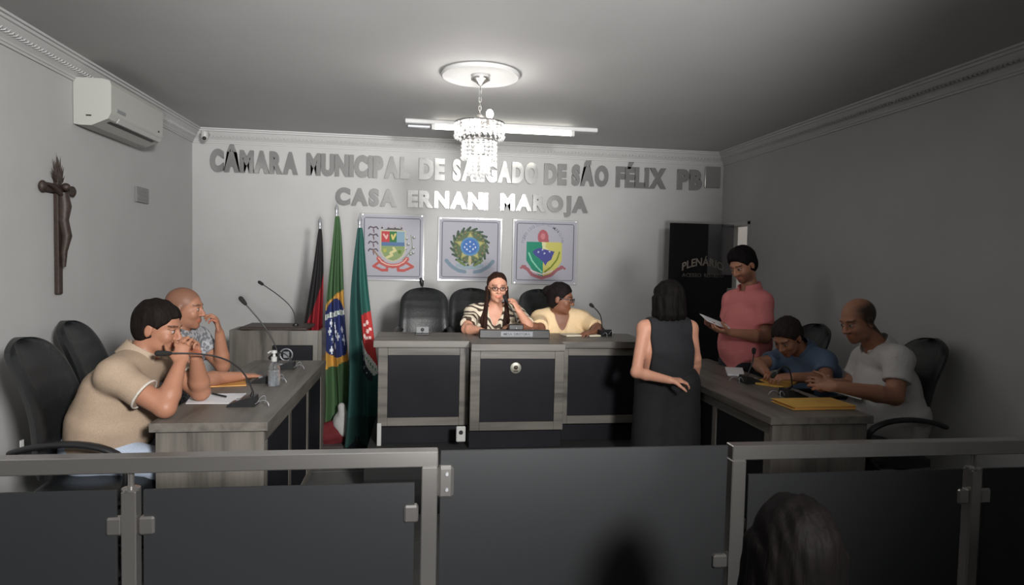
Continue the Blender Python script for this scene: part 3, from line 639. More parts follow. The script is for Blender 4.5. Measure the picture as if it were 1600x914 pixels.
sheet('paper_sheet', 'white paper sheet under the near microphone on the left desk', 'paper', [(290, 631), (367, 631), (385, 615), (300, 616)], DT, 'paper')
sheet('envelope', 'orange envelope in front of the shaved-head man on the left desk', 'envelope', [(308, 606), (385, 603), (383, 594), (330, 597)], DT, 'orange', .006)
pen = at(340, 620, Z=DT+.004); tag(MB().cyl((-.04, .05, .007), (.05, -.03, .007), .005, n=8).build('pen', M['plastic'], None, loc=pen), 'dark pen lying on the paper on the left desk', 'pen')
fo = thing('folder', 'thick yellow folder on the near end of the right desk', 'folder', (at(1270, 634, Z=DT)[0], at(1270, 634, Z=DT)[1], DT+.0005))
MB().box((0, 0, .004), (.36, .21, .004), rz=.02, bev=.001).box((0.0, 0, .019), (.362, .212, .003), rz=.03, bev=.001).build('cover', M['yellow'], fo); MB().box((0.004, 0, .0115), (.345, .20, .011), rz=.02).build('pages', M['orange'], fo)
sheet('folder', 'flat yellow folder under the hands of the man in blue', 'folder', [(1178, 600), (1225, 607), (1250, 598), (1195, 592)], DT, 'yellow', .01)
sheet('paper_sheet', 'white paper pad at the back of the right desk beside the microphone', 'paper', [(1137, 587), (1163, 588), (1160, 577), (1133, 576)], DT, 'paper', .012)
sheet('paper_sheet', 'white paper sheet under the forearm of the man in white', 'paper', [(1300, 612), (1345, 625), (1360, 618), (1310, 606)], DT, 'paper', .003)
pl = at(911, 526, Z=BT)
for nm, x, lab in (('paper_pad', 888, 'cream writing pad in front of the woman in the cream blouse'), ('paper_pad', 920, 'small white writing pad beside the right bench microphone')):
    p = at(x, 523, Z=BT); tag(MB().box((0, 0, .007), (.12 if x < 900 else .09, .12, .012), rz=.2, bev=.003).build(nm, M['yellow'] if x < 700 else mat('cream_paper', (.62, .56, .44), .6), None, loc=(p[0], 4.60, BT+.0005)), lab, 'notepad')
# hand-gel bottle
bo = at(430, 601, Z=DT); bl = thing('pump_bottle', 'clear hand-gel bottle with white pump on the left desk', 'bottle', (bo[0], bo[1]-.03, DT))
MB().lathe([(.03, .0), (.033, .006), (.033, .10), (.028, .125), (.014, .14), (.012, .145)], n=20).build('bottle_body', M['clear'], bl, smooth=40)
MB().lathe([(.029, .004), (.031, .01), (.031, .085), (.0, .086)], n=20).build('gel', glassmat('gel', (.75, .8, .85), .1, .8), bl, smooth=40)
MB().lathe([(.016, .14), (.017, .165), (.009, .168), (.007, .185), (.016, .187), (.015, .202), (.0, .204)], n=16).tube([(0, 0, .195), (-.02, 0, .196), (-.034, 0, .187)], .005, 8).build('pump', M['white'], bl, smooth=40)
b2 = at(1083, 572, Z=DT); g = thing('water_bottle', 'small clear water bottle on the far end of the right desk', 'bottle', (b2[0]+.06, b2[1]-.1, DT))
g.location = (1.80, 4.45, DT); MB().lathe([(.028, 0), (.031, .005), (.031, .11), (.02, .14), (.012, .155), (.012, .165)], n=18).build('bottle_body', M['clear'], g, smooth=40); MB().lathe([(.014, .16), (.014, .178), (0, .18)], n=14).build('cap', M['white'], g, smooth=40)
# ------------------------------------------------------------------ wall things
ac = thing('air_conditioner', 'white split air conditioner high on the left wall', 'air conditioner', (XL, 4.75, 2.28))
A0 = 4.32-4.75; A1 = 5.12-4.75
prof = [(0, .005), (0, .285), (.17, .285), (.205, .275), (.215, .25), (.213, .08), (.195, .045), (.10, .0), (.03, .0)]
vs = [(x, A0, z) for x, z in prof]+[(x, A1, z) for x, z in prof]; n = len(prof)
MB().add(vs, [tuple(range(n)), tuple(range(n, 2*n))[::-1]]+[(i, n+i, n+(i+1) % n, (i+1) % n) for i in range(n)]).build('casing', mat('ac_white', (.42, .42, .39), .45), ac)
for k, (xa, za, xb, zb) in enumerate(((.214, .082, .196, .040), (.185, .034, .150, .018))):
    MB().add([(xa, A0+.06, za), (xa, A1-.06, za), (xb, A1-.06, zb), (xb, A0+.06, zb)], [(0, 1, 2, 3)]).build('air_slot', M['plastic'], ac)
    ac.children[-1].location = (.004, 0, -.004)
MB().box((.215, 0, .045), (.006, A1-A0-.13, .03), M=Matrix.Rotation(radians(35), 3, 'Y')).build('flap', M['white'], ac); MB().box((.2205, A0+.13, .105), (.004, .12, .02)).build('badge', M['silver'], ac)
MB().box((.2205, A1-.08, .10), (.004, .015, .012)).build('sensor', M['plastic'], ac); MB().box((.09, A0-.001, .055), (.03, .003, .008)).build('side_clip', M['plastic'], ac)
cru = thing('crucifix', 'dark carved wooden crucifix hanging on the left wall', 'crucifix', (XL, at(85, 350, X=XL)[1], at(85, 295, X=XL)[2]))
zt2 = at(83, 243, X=XL)[2]-cru.location[2]; zb2 = at(88, 459, X=XL)[2]-cru.location[2]
MB().bb((.008, -.024, zb2), (.032, .024, zt2-.12), .004).add([(.01, -.03, zt2-.13), (.03, -.03, zt2-.13), (.03, .03, zt2-.13), (.01, .03, zt2-.13), (.02, 0, zt2)], [(0, 1, 4), (1, 2, 4), (2, 3, 4), (3, 0, 4)]).build('upright_beam', M['bronze'], cru)
cb = MB().bb((.008, -.15, -.025), (.034, .15, .025), .004)
for s in (-1, 1): cb.ball((.022, s*.155, 0), .033, sc=(.6, .8, 1))
cb.build('cross_beam', M['bronze'], cru, smooth=30)
rays = MB()
for i in range(10):
    a = pi*(.12+.76*i/9); rays.add([(.02, cos(a)*.03, .02+sin(a)*.05), (.02, cos(a+.09)*.03, .02+sin(a+.09)*.05), (.02, cos(a)*.085, .03+sin(a)*(.15+.03*(i % 2))), (.034, cos(a)*.03, .02+sin(a)*.05)], [(0, 1, 2), (1, 3, 2), (3, 0, 2)])
rays.build('carved_rays', M['bronze'], cru)
fig = MB().tube([(.05, 0, -.02), (.055, .005, -.1), (.052, -.004, -.18), (.06, .012, -.27), (.05, .0, -.36), (.045, .004, -.45)], [.026, .034, .026, .027, .018, .012], 10)
fig.ball((.06, .008, .012), .024).tube([(.05, .01, -.04), (.045, .08, .0), (.04, .135, .015)], [.013, .010, .008], 8).tube([(.05, -.01, -.04), (.045, -.08, .0), (.04, -.135, .015)], [.013, .010, .008], 8)
fig.build('carved_figure', M['bronze'], cru, smooth=60)
pq = thing('wall_plate', 'small grey rectangular plate on the left wall', 'plaque', (XL, at(220, 305, X=XL)[1], at(220, 305, X=XL)[2]))
MB().box((.008, 0, 0), (.016, .22, .115), bev=.004).build('plate', mat('grey_plastic', (.21, .205, .2), .5), pq)
for i in range(3): MB().box((.017, 0, -.03+i*.03), (.003, .17, .012)).build('slot', mat('grey_slot', (.2, .2, .2), .5), pq)
cp = at(320, 216, Y=6.22); cm = thing('security_camera', 'small white dome security camera in the back left corner', 'camera', cp)
MB().lathe([(.032, .06), (.034, .03), (.03, .0), (.018, -.02), (.0, -.026)], n=18).build('housing', M['white'], cm, smooth=60); MB().ball((.004, -.026, -.004), .017).build('lens', M['plastic'], cm, smooth=60); MB().cyl((0, 0, .05), (0, .17, .06), .012).build('bracket', M['white'], cm)
# tube light on the ceiling
ty = 5.52; tz = ZC-.05; A = at(633, 200, Y=ty)[0]; B = at(932, 207, Y=ty)[0]
tl = thing('fluorescent_batten', 'lit fluorescent tube in a long batten on the ceiling behind the chandelier', 'ceiling light', ((A+B)/2, ty, ZC)); hw = (B-A)/2
MB().bb((-hw, -.05, -.035), (hw, .05, 0), .006).build('batten', mat('batten_white', (.5, .5, .5), .5), tl)
ta, tb = at(680, 200, Y=ty-.03)[0]-tl.location[0], at(892, 206, Y=ty-.03)[0]-tl.location[0]
MB().cyl((ta, -.03, -.055), (tb, -.03, -.055), .02, n=16).build('lit_tube', M['tube'], tl, smooth=40); MB().bb((ta-.03, -.05, -.08), (ta, -.01, -.035), .003).bb((tb, -.05, -.08), (tb+.03, -.01, -.035), .003).build('lamp_holder', M['white'], tl)
MB().bb((-hw+.02, .01, -.06), (ta-.04, .045, -.037), .004).build('ballast', M['silver'], tl)
# ceiling rose and chandelier
rs = MB().lathe([(.0, -.004), (.24, -.004), (.245, -.018), (.235, -.028), (.215, -.022), (.20, -.014), (.06, -.014), (.05, -.03), (.0, -.03)][::-1], n=56).build('ceiling_rose', M['plaster'], None, smooth=30, loc=(CHX, CHY, ZC)); tag(rs, 'round white plaster rose on the ceiling above the chandelier', 'ceiling rose')
cz = ZC; cd = thing('chandelier', 'glowing crystal chandelier hanging from the plaster rose', 'chandelier', (CHX, CHY, cz-.03))
MB().lathe([(.0, 0), (.06, -.002), (.058, -.014), (.03, -.03), (.012, -.045), (.0, -.05)], n=24).build('canopy', M['chrome'], cd, smooth=40)
chn = MB()
for i in range(7):
    zc = -.055-i*.026; pts = [((.008*cos(t), 0, zc+.017*sin(t)) if i % 2 else (0, .008*cos(t), zc+.017*sin(t))) for t in np.linspace(0, 2*pi, 13)]
    chn.tube(pts, .0018, 5)
chn.build('chain', M['chrome'], cd, smooth=60)
z0 = at(757, 186, Y=CHY)[2]-(cz-.03)
MB().ball((0, 0, z0-.0), .03).cyl((0, 0, z0-.32), (0, 0, z0), .008, n=8).build('stem', M['chrome'], cd, smooth=50)
ztop = at(757, 193, Y=CHY)[2]-(cz-.03)
for r, z in ((.15, ztop), (.105, ztop-.11), (.06, ztop-.2)):
    MB().tube([(r*cos(t), r*sin(t), z) for t in np.linspace(0, 2*pi, 37)], .006, 6).tube([(-r, 0, z), (r, 0, z)], .004, 5).tube([(0, -r, z), (0, r, z)], .004, 5).build('ring', M['chrome'], cd, smooth=50)
def oct_(mb, c, r, h):
    c = np.array(c); vs = [c+V(r*cos(a), r*sin(a), 0) for a in np.linspace(0, 2*pi, 7)[:-1]]+[c+V(0, 0, h), c-V(0, 0, h)]
    mb.add(vs, [(i, (i+1) % 6, 6) for i in range(6)]+[((i+1) % 6, i, 7) for i in range(6)])
cme = None
for (r, z, n, L, dz) in ((.15, ztop-.012, 26, 4, .024), (.105, ztop-.12, 20, 5, .024), (.065, ztop-.21, 13, 5, .024), (.03, ztop-.21, 6, 6, .024)):
    for i in range(n):
        a = 2*pi*i/n
        key = ('m', L)
        nm = 'crystal_string'
        if not hasattr(MB, 'cache'): MB.cache = {}
        if key not in MB.cache:
            mb = MB()
            for k in range(L): oct_(mb, (0, 0, -k*dz), .0095 if k < L-1 else .012, .0125 if k < L-1 else .018)
            MB.cache[key] = mb.build(nm, M['crystal'], cd); o = MB.cache[key]
        else: o = link(nm, MB.cache[key].data, None, cd)
        o.location = (r*cos(a), r*sin(a), z)
for i in range(5):
    a = 2*pi*i/5+.4; x, y = .085*cos(a), .085*sin(a)
    b_ = MB().ball((x, y, ztop+(.045 if i == 4 else -.01)), .022, sc=(1, 1, 1.3)).build('bulb', M['bulb'], cd, smooth='all')
    MB().cyl((x, y, ztop-.05), (x, y, ztop-.03), .013, n=12).tube([(0, 0, ztop-.02), (x, y, ztop-.02)], .004, 6).build('candle_arm', M['chrome'], cd, smooth=40)
b_ = MB().ball((0, 0, ztop-.16), .03).build('bulb', M['bulb'], cd, smooth='all')
lamp('chandelier_light', 'POINT', (CHX, CHY, cz-.03+ztop-.22), CH_W*4, (1, .97, .94), shadow_soft_size=.09)
# ------------------------------------------------------------------ flags
def flag(label, X, Y, ztop, zbot, cols_fn, wtop, wbot, off, folds, seed, nu=60, nv=150, hang=None):
    t = thing('flag', label, 'flag', (X, Y, .0 if zbot < .6 else 0), 0, 'flags on poles left of the bench')
    MB().cyl((0, 0, .06), (0, 0, ztop-.0), .011, n=12).build('pole', M['silver'], t, smooth=40); MB().lathe([(.012, ztop-.01), (.016, ztop+.0), (.012, ztop+.015), (.018, ztop+.03), (.0, ztop+.075)], n=14).build('pole_tip', M['silver'], t, smooth=40)
    MB().lathe([(.10, .008), (.10, .03), (.03, .05), (.02, .09)], n=24).build('pole_foot', M['black'], t, smooth=30)
    cv = cols_fn(nu, nv)
    def pos(U, Vv):
        w = wtop+(wbot-wtop)*Vv**.8; x = off*Vv**.9+(U-.5)*w; amp = .004+.035*np.minimum(1, Vv*2.2)
        y = -.02-amp*(1+np.sin(2*pi*folds*U+seed+1.3*np.sin(3*Vv+seed)))-.012*np.sin(2*pi*folds*2.3*U+2*seed)*Vv
        x = x+.012*np.sin(2*pi*folds*U+seed+1.2)*Vv+.010*np.sin(7*Vv+seed)
        z = ztop-.03-(ztop-zbot-.03)*Vv-.05*np.abs(U-.5)*w*2
        if hang is not None: z = z+hang(U, Vv)
        return np.stack([x, y, z], -1)
    o = print_mesh('flag_cloth', cv, pos, M['cloth_print'], t, smooth=True)
    sm = o.modifiers.new('s', 'SOLIDIFY'); sm.thickness = .004
    return t
def fc1(w, h):
    c = Canvas(w, h, (30, 28, 30)); c.poly([(0, .50), (.45, .38), (1, .22), (1, 1.01), (0, 1.01)], (140, 24, 36)); return c
def fc2(w, h):
    c = Canvas(w, h, (60, 90, 56)); c.poly([(0, .42), (.5, .38), (1, .35), (1, .69), (.5, .73), (0, .74)], (192, 144, 62))
    c.ell(.5, .545, .62, .145, (36, 48, 100)); c.poly([(0, .475), (1, .448), (1, .472), (0, .50)], (205, 208, 205))
    for i in range(9): c.line([(.06+i*.1, .484-.0026*i), (.08+i*.1, .488-.0026*i)], .008, (60, 110, 80))
    for x, y, r in ((.25, .52, .05), (.2, .56, .045), (.45, .53, .045), (.5, .56, .06), (.3, .6, .05), (.6, .585, .05), (.75, .55, .05), (.8, .6, .06), (.4, .63, .05), (.25, .655, .05)):
        c.star(x, y, .001, (230, 232, 235)); c.ell(x, y, r*1.1, r*.16, (222, 226, 232)); c.ell(x, y, r*.4, r*.42, (222, 226, 232))
    return c
def fc3(w, h):
    c = Canvas(w, h, (28, 82, 74)); c.poly([(.0, 0), (.55, 0), (.5, .4), (.35, 1), (0, 1)], (24, 66, 62))
    c.poly([(.52, .40), (1.01, .375), (1.01, .64), (.75, .61), (.55, .55)], (170, 44, 44))
    for x, y in ((.72, .44), (.8, .47), (.68, .49), (.82, .43), (.75, .50), (.9, .46), (.86, .5)): c.ell(x, y, .05, .009, (225, 200, 195))
    c.poly([(.46, .51), (.58, .53), (.98, .63), (1.0, .66), (.86, .675), (.5, .58)], (205, 210, 205))
    for i in range(7): c.ell(.58+i*.055, .565+i*.0135, .02, .006, (60, 130, 80))
    c.poly([(.4, .575), (.52, .585), (.84, .68), (.8, .70), (.42, .66)], (22, 34, 44))
    for x, y in ((.5, .60), (.58, .63), (.48, .64), (.66, .655)): c.ell(x, y, .025, .005, (200, 205, 210))
    c.put(c.Y > .86, (14, 52, 48)); return c
FY = 5.28
for lab, px_, pyt, fn, wt, wb, off, fo_, sd in (
    ('black and red flag hanging furled on its pole, left of the three', 500, 352, fc1, .02, .26, -.07, 2.0, .4),
    ('green flag with yellow, blue globe and white stars, middle of the three', 526, 332, fc2, .03, .25, .035, 2.2, 1.4),
    ('dark green flag with red stripe and white ribbon, right of the three', 562, 350, fc3, .03, .28, .06, 1.6, 2.6)):
    yy = 5.66 if fn is fc1 else (5.46 if fn is fc2 else 5.22)
    p = at(px_, pyt, Y=yy); flag(lab, p[0], yy, p[2], .03 if fn is not fc2 else .17, fn, wt, wb, off, fo_, sd)
# ------------------------------------------------------------------ glass railing
RY = 2.04
def post(mb, x, z1, w=.042): mb.bb((x-w/2, RY-w/2, .008), (x+w/2, RY+w/2, z1), .003)
def railing(label, xa, xb, endpost, midposts, panels, clamps):
    t = thing('glass_railing', label, 'railing', (0.5*(xa+xb), RY, 0.008)); ox = .5*(xa+xb)
    def B(mb, nm, m, **k):
        mb.v = [(x-ox, y-RY, z-.008) for x, y, z in mb.v]; return mb.build(nm, M[m], t, **k)
    B(MB().bb((xa, RY-.025, .853), (xb, RY+.025, .902), .003), 'handrail', 'chrome')
    m = MB(); m.bb((endpost-.025, RY-.024, .008), (endpost+.025, RY+.024, .852), .003); B(m, 'end_post', 'chrome')
    for x in midposts:
        m = MB(); post(m, x, .797); B(m, 'middle_post', 'chrome'); B(MB().lathe([(.026, .797), (.026, .803), (.009, .806), (.009, .853)], (x, RY, 0), n=14), 'handrail_pin', 'chrome', smooth=40)
        B(MB().lathe([(.04, .008), (.04, .016), (.03, .02)], (x, RY, 0), n=20), 'floor_flange', 'chrome', smooth=30)
    for a, b in panels: B(MB().bb((a, RY-.005, .10), (b, RY+.005, .797), .001), 'glass_panel', 'frost')
    for x, z in clamps: B(MB().box((x, RY, z), (.045, .03, .055), bev=.006), 'glass_clamp', 'chrome')
    return t
railing('left glass railing with chrome handrail in front of the left desk', XL+.01, .062, .036, [-.846], [(XL+.03, -.885), (-.81, -.01)], [(-.89, .69), (-.80, .69), (-.02, .70), (-.89, .25), (-.80, .25), (-.02, .25)])
railing('right glass railing with chrome handrail in front of the right desk', 1.04, XR-.07, 1.066, [1.968], [(1.11, 1.925), (2.01, XR-.08)], [(1.925, .70), (2.012, .70), (1.925, .25), (2.012, .25), (1.11, .25)])
gt = thing('glass_gate', 'wide smoked glass gate between the two railings', 'gate', (.55, RY, .008))
MB().bb((.07-.55, -.005, .05), (1.032-.55, .005, .89), .001).build('glass_panel', M['frost'], gt)
for z in (.795, .2):
    h = MB().bb((.061-.55, -.02, z-.055), (.112-.55, .02, z+.05), .01).build('hinge', M['chrome'], gt)
    for dz in (-.025, .025): MB().cyl((.09-.55, -.025, z+dz), (.09-.55, -.019, z+dz), .005, n=10).build('screw', M['silver'], gt)
MB().bb((.99-.55, -.02, .475), (1.04-.55, .02, .52), .006).build('latch', M['chrome'], gt)
# ------------------------------------------------------------------ people: smooth-blended distance fields turned into one continuous surface
class Sdf:
    def __init__(s): s.p = []
    def seg(s, a, b, ra, rb=None, k=.02, side=None, ratio=1.0, cuts=(), op='u'):
        s.p.append(('seg', np.array(a, float), np.array(b, float), ra, ra if rb is None else rb, k, None if side is None else nrm(side), ratio, cuts, op)); return s
    def ell(s, c, R, rad, k=.02, cuts=(), op='u'):
        s.p.append(('ell', np.array(c, float), np.array(R, float), np.array(rad, float), None, k, None, 1.0, cuts, op)); return s
    def bounds(s, q):
        if q[0] == 'seg':
            m = max(q[3], q[4])*max(1, q[7]); return np.minimum(q[1], q[2])-m, np.maximum(q[1], q[2])+m
        m = max(q[3]); return q[1]-m, q[1]+m
    def dist(s, q, P):
        if q[0] == 'seg':
            a, b, ra, rb, side, ratio = q[1], q[2], q[3], q[4], q[6], q[7]
            ab = b-a; L2 = ab@ab+1e-12; pa = P-a.astype(np.float32); t = np.clip((pa@ab)/L2, 0, 1)
            w = pa-t[..., None]*ab.astype(np.float32); d2 = (w*w).sum(-1)
            if ratio != 1.0:
                ws = w@side; d2 = d2-ws*ws*(1-1/ratio**2)
            d = np.sqrt(np.maximum(d2, 0))-(ra+(rb-ra)*t)
        else:
            R, rad = q[2], q[3]; l = (P-q[1].astype(np.float32))@R.T.astype(np.float32)
            k0 = np.sqrt(((l/rad)**2).sum(-1)); k1 = np.sqrt(((l/(rad*rad))**2).sum(-1)); d = k0*(k0-1)/np.maximum(k1, 1e-6)
        for cp, cn in q[8]:
            d = np.maximum(d, (P-np.asarray(cp, np.float32))@np.asarray(cn, np.float32))
        return d
    def mesh(s, h, disp=None, final_cuts=()):
        lo = np.min([s.bounds(q)[0] for q in s.p if q[9] == 'u'], 0)-.02; hi = np.max([s.bounds(q)[1] for q in s.p if q[9] == 'u'], 0)+.02
        n = np.ceil((hi-lo)/h).astype(int)+1; F = np.full(n, .08, np.float32)
        ax = [lo[i]+h*np.arange(n[i]) for i in range(3)]
        for q in s.p:
            a, b = s.bounds(q); m = max(q[5], .006)+2*h
            i0 = np.clip(np.floor((a-m-lo)/h).astype(int), 0, n-1); i1 = np.clip(np.ceil((b+m-lo)/h).astype(int)+1, 1, n)
            if (i1 <= i0).any(): continue
            sl = tuple(slice(i0[i], i1[i]) for i in range(3))
            P = np.stack(np.meshgrid(*[ax[i][sl[i]] for i in range(3)], indexing='ij'), -1).astype(np.float32)
            d = s.dist(q, P).astype(np.float32); k = q[5]; f = F[sl]
            if q[9] == 'u':
                hh = np.clip(.5+.5*(f-d)/k, 0, 1); F[sl] = f+(d-f)*hh-k*hh*(1-hh)
            else:
                d = -d; hh = np.clip(.5-.5*(f-d)/k, 0, 1); F[sl] = f+(d-f)*hh+k*hh*(1-hh)
        if disp is not None or final_cuts:
            P = np.stack(np.meshgrid(*ax, indexing='ij'), -1).astype(np.float32)
            if disp is not None: F = F+disp(P)
            for cp, cn in final_cuts: F = np.maximum(F, (P-np.asarray(cp, np.float32))@np.asarray(cn, np.float32))
        F[0] = F[-1] = .05; F[:, 0] = F[:, -1] = .05; F[:, :, 0] = F[:, :, -1] = .05
        return surface_nets(F, lo, h)
def surface_nets(F, lo, h):
    S = F < 0; n = np.array(F.shape); c = n-1
    cnt = np.zeros(c, np.int8)
    for dx in (0, 1):
        for dy in (0, 1):
            for dz in (0, 1): cnt += S[dx:dx+c[0], dy:dy+c[1], dz:dz+c[2]]
    act = (cnt > 0) & (cnt < 8); idx = -np.ones(c, np.int64); I = np.argwhere(act); idx[act] = np.arange(len(I))
    acc = np.zeros((len(I), 3)); num = np.zeros(len(I)); i, j, k = I.T
    for a in range(3):
        e = np.eye(3, dtype=int)[a]; o = [x for x in range(3) if x != a]
        for u in (0, 1):
            for v in (0, 1):
                of = np.zeros(3, int); of[o[0]] = u; of[o[1]] = v
                f0 = F[i+of[0], j+of[1], k+of[2]]; f1 = F[i+of[0]+e[0], j+of[1]+e[1], k+of[2]+e[2]]
                m = (f0 < 0) != (f1 < 0); t = np.where(m, f0/np.where(m, f0-f1, 1), 0)
                acc += m[:, None]*(of[None]+t[:, None]*e[None]); num += m
    P = lo+h*(I+acc/num[:, None]); Q = []
    for a in range(3):
        o = [x for x in range(3) if x != a]; sl0 = [slice(None)]*3; sl1 = [slice(None)]*3; sl0[a] = slice(0, n[a]-1); sl1[a] = slice(1, n[a])
        A = S[tuple(sl0)]; B = S[tuple(sl1)]; X = np.argwhere(A != B); X = X[(X[:, o[0]] > 0) & (X[:, o[1]] > 0) & (X[:, o[0]] < n[o[0]]-1) & (X[:, o[1]] < n[o[1]]-1)]
        q = []
        for u, v in ((-1, -1), (0, -1), (0, 0), (-1, 0)):
            Y = X.copy(); Y[:, o[0]] += u; Y[:, o[1]] += v; q.append(idx[Y[:, 0], Y[:, 1], Y[:, 2]])
        q = np.stack(q, 1); fl_ = A[X[:, 0], X[:, 1], X[:, 2]]
        if a == 1: fl_ = ~fl_
        q[~fl_] = q[~fl_][:, ::-1]; Q.append(q)
    Q = np.concatenate(Q); Q = Q[(Q >= 0).all(1)]; return P, Q
def sdf_obj(name, s, h, material, parent, origin, disp=None, tint=None, final_cuts=(), relax=1):
    P, Q = s.mesh(h, disp, final_cuts)
    for _ in range(relax):                       # light Laplacian smoothing
        acc = np.zeros_like(P); num = np.zeros(len(P))
        for a in range(4):
            b = (a+1) % 4; np.add.at(acc, Q[:, a], P[Q[:, b]]); np.add.at(num, Q[:, a], 1); np.add.at(acc, Q[:, b], P[Q[:, a]]); np.add.at(num, Q[:, b], 1)
        P = P*.5+.5*acc/np.maximum(num, 1)[:, None]
    me = fast_mesh(name, P-np.asarray(origin), Q); me.polygons.foreach_set('use_smooth', [True]*len(me.polygons))
    if tint is not None:
        c = np.ones((len(P), 4), np.float32); c[:, :3] = tint(P); at_ = me.color_attributes.new('tint', 'FLOAT_COLOR', 'POINT'); at_.data.foreach_set('color', c.ravel())
    o = link(name, me, material, parent)
    if parent is None: o.location = [float(v) for v in origin]
    return o
def wrinkle(seed, amp, freq, stretch=(1, 1, 1)):
    r = np.random.RandomState(seed); W_ = r.normal(size=(7, 3))*freq*np.array(stretch); ph = r.uniform(0, 6.28, 7)
    def f(P):
        v = np.zeros(P.shape[:-1], np.float32); wv = .6*np.sin(P@(W_[0]*.35)+ph[0])
        for w, p in zip(W_[1:], ph[1:]): v += 1-np.abs(np.sin((P@w)*.5+p+wv))*1.6
        return (amp*v/5).astype(np.float32)
    return f
def add_hand(s, w, d, n, right, curl=(.3, .5, .4), sc=1.0, spread=.06, thumb=.5):
    d = nrm(d); n = nrm(n-np.dot(n, d)*d) if True else n; t = np.cross(d, n)*(1 if right else -1)
    s.seg(w+d*.015*sc, w+d*.078*sc, .0165*sc, .0135*sc, .012, t, 2.3)
    for i, (o, b, L, r) in enumerate(((.029, .082, .070, .0088), (.010, .088, .078, .0090), (-.010, .084, .073, .0086), (-.028, .074, .058, .0076))):
        p = w+d*b*sc+t*o*sc; ang = 0; dr = nrm(d+t*o/.03*spread)
        for q, (f, c) in enumerate(zip((.45, .31, .24), curl)):
            ang += c*(1+.12*i); v = nrm(dr*cos(ang)+n*sin(ang)); e = p+v*L*f*sc; s.seg(p, e, r*sc*(1-.07*q), r*sc*(.93-.07*q), .004); p = e
    p = w+d*.022*sc+t*.022*sc; v = nrm(d*.55+t*.75+n*.3); e = p+v*.042*sc; s.seg(p, e, .0135*sc, .0115*sc, .010)
    v = nrm(d*.85+t*.35+n*thumb); e2 = e+v*.032*sc; s.seg(e, e2, .011*sc, .0095*sc, .004); e3 = e2+nrm(v+n*.25*thumb)*.024*sc; s.seg(e2, e3, .0095*sc, .0078*sc, .004)
SK = dict(tan=s2l(160, 113, 90), brown=s2l(150, 100, 74), fair=s2l(205, 150, 125), dark=s2l(128, 86, 66))
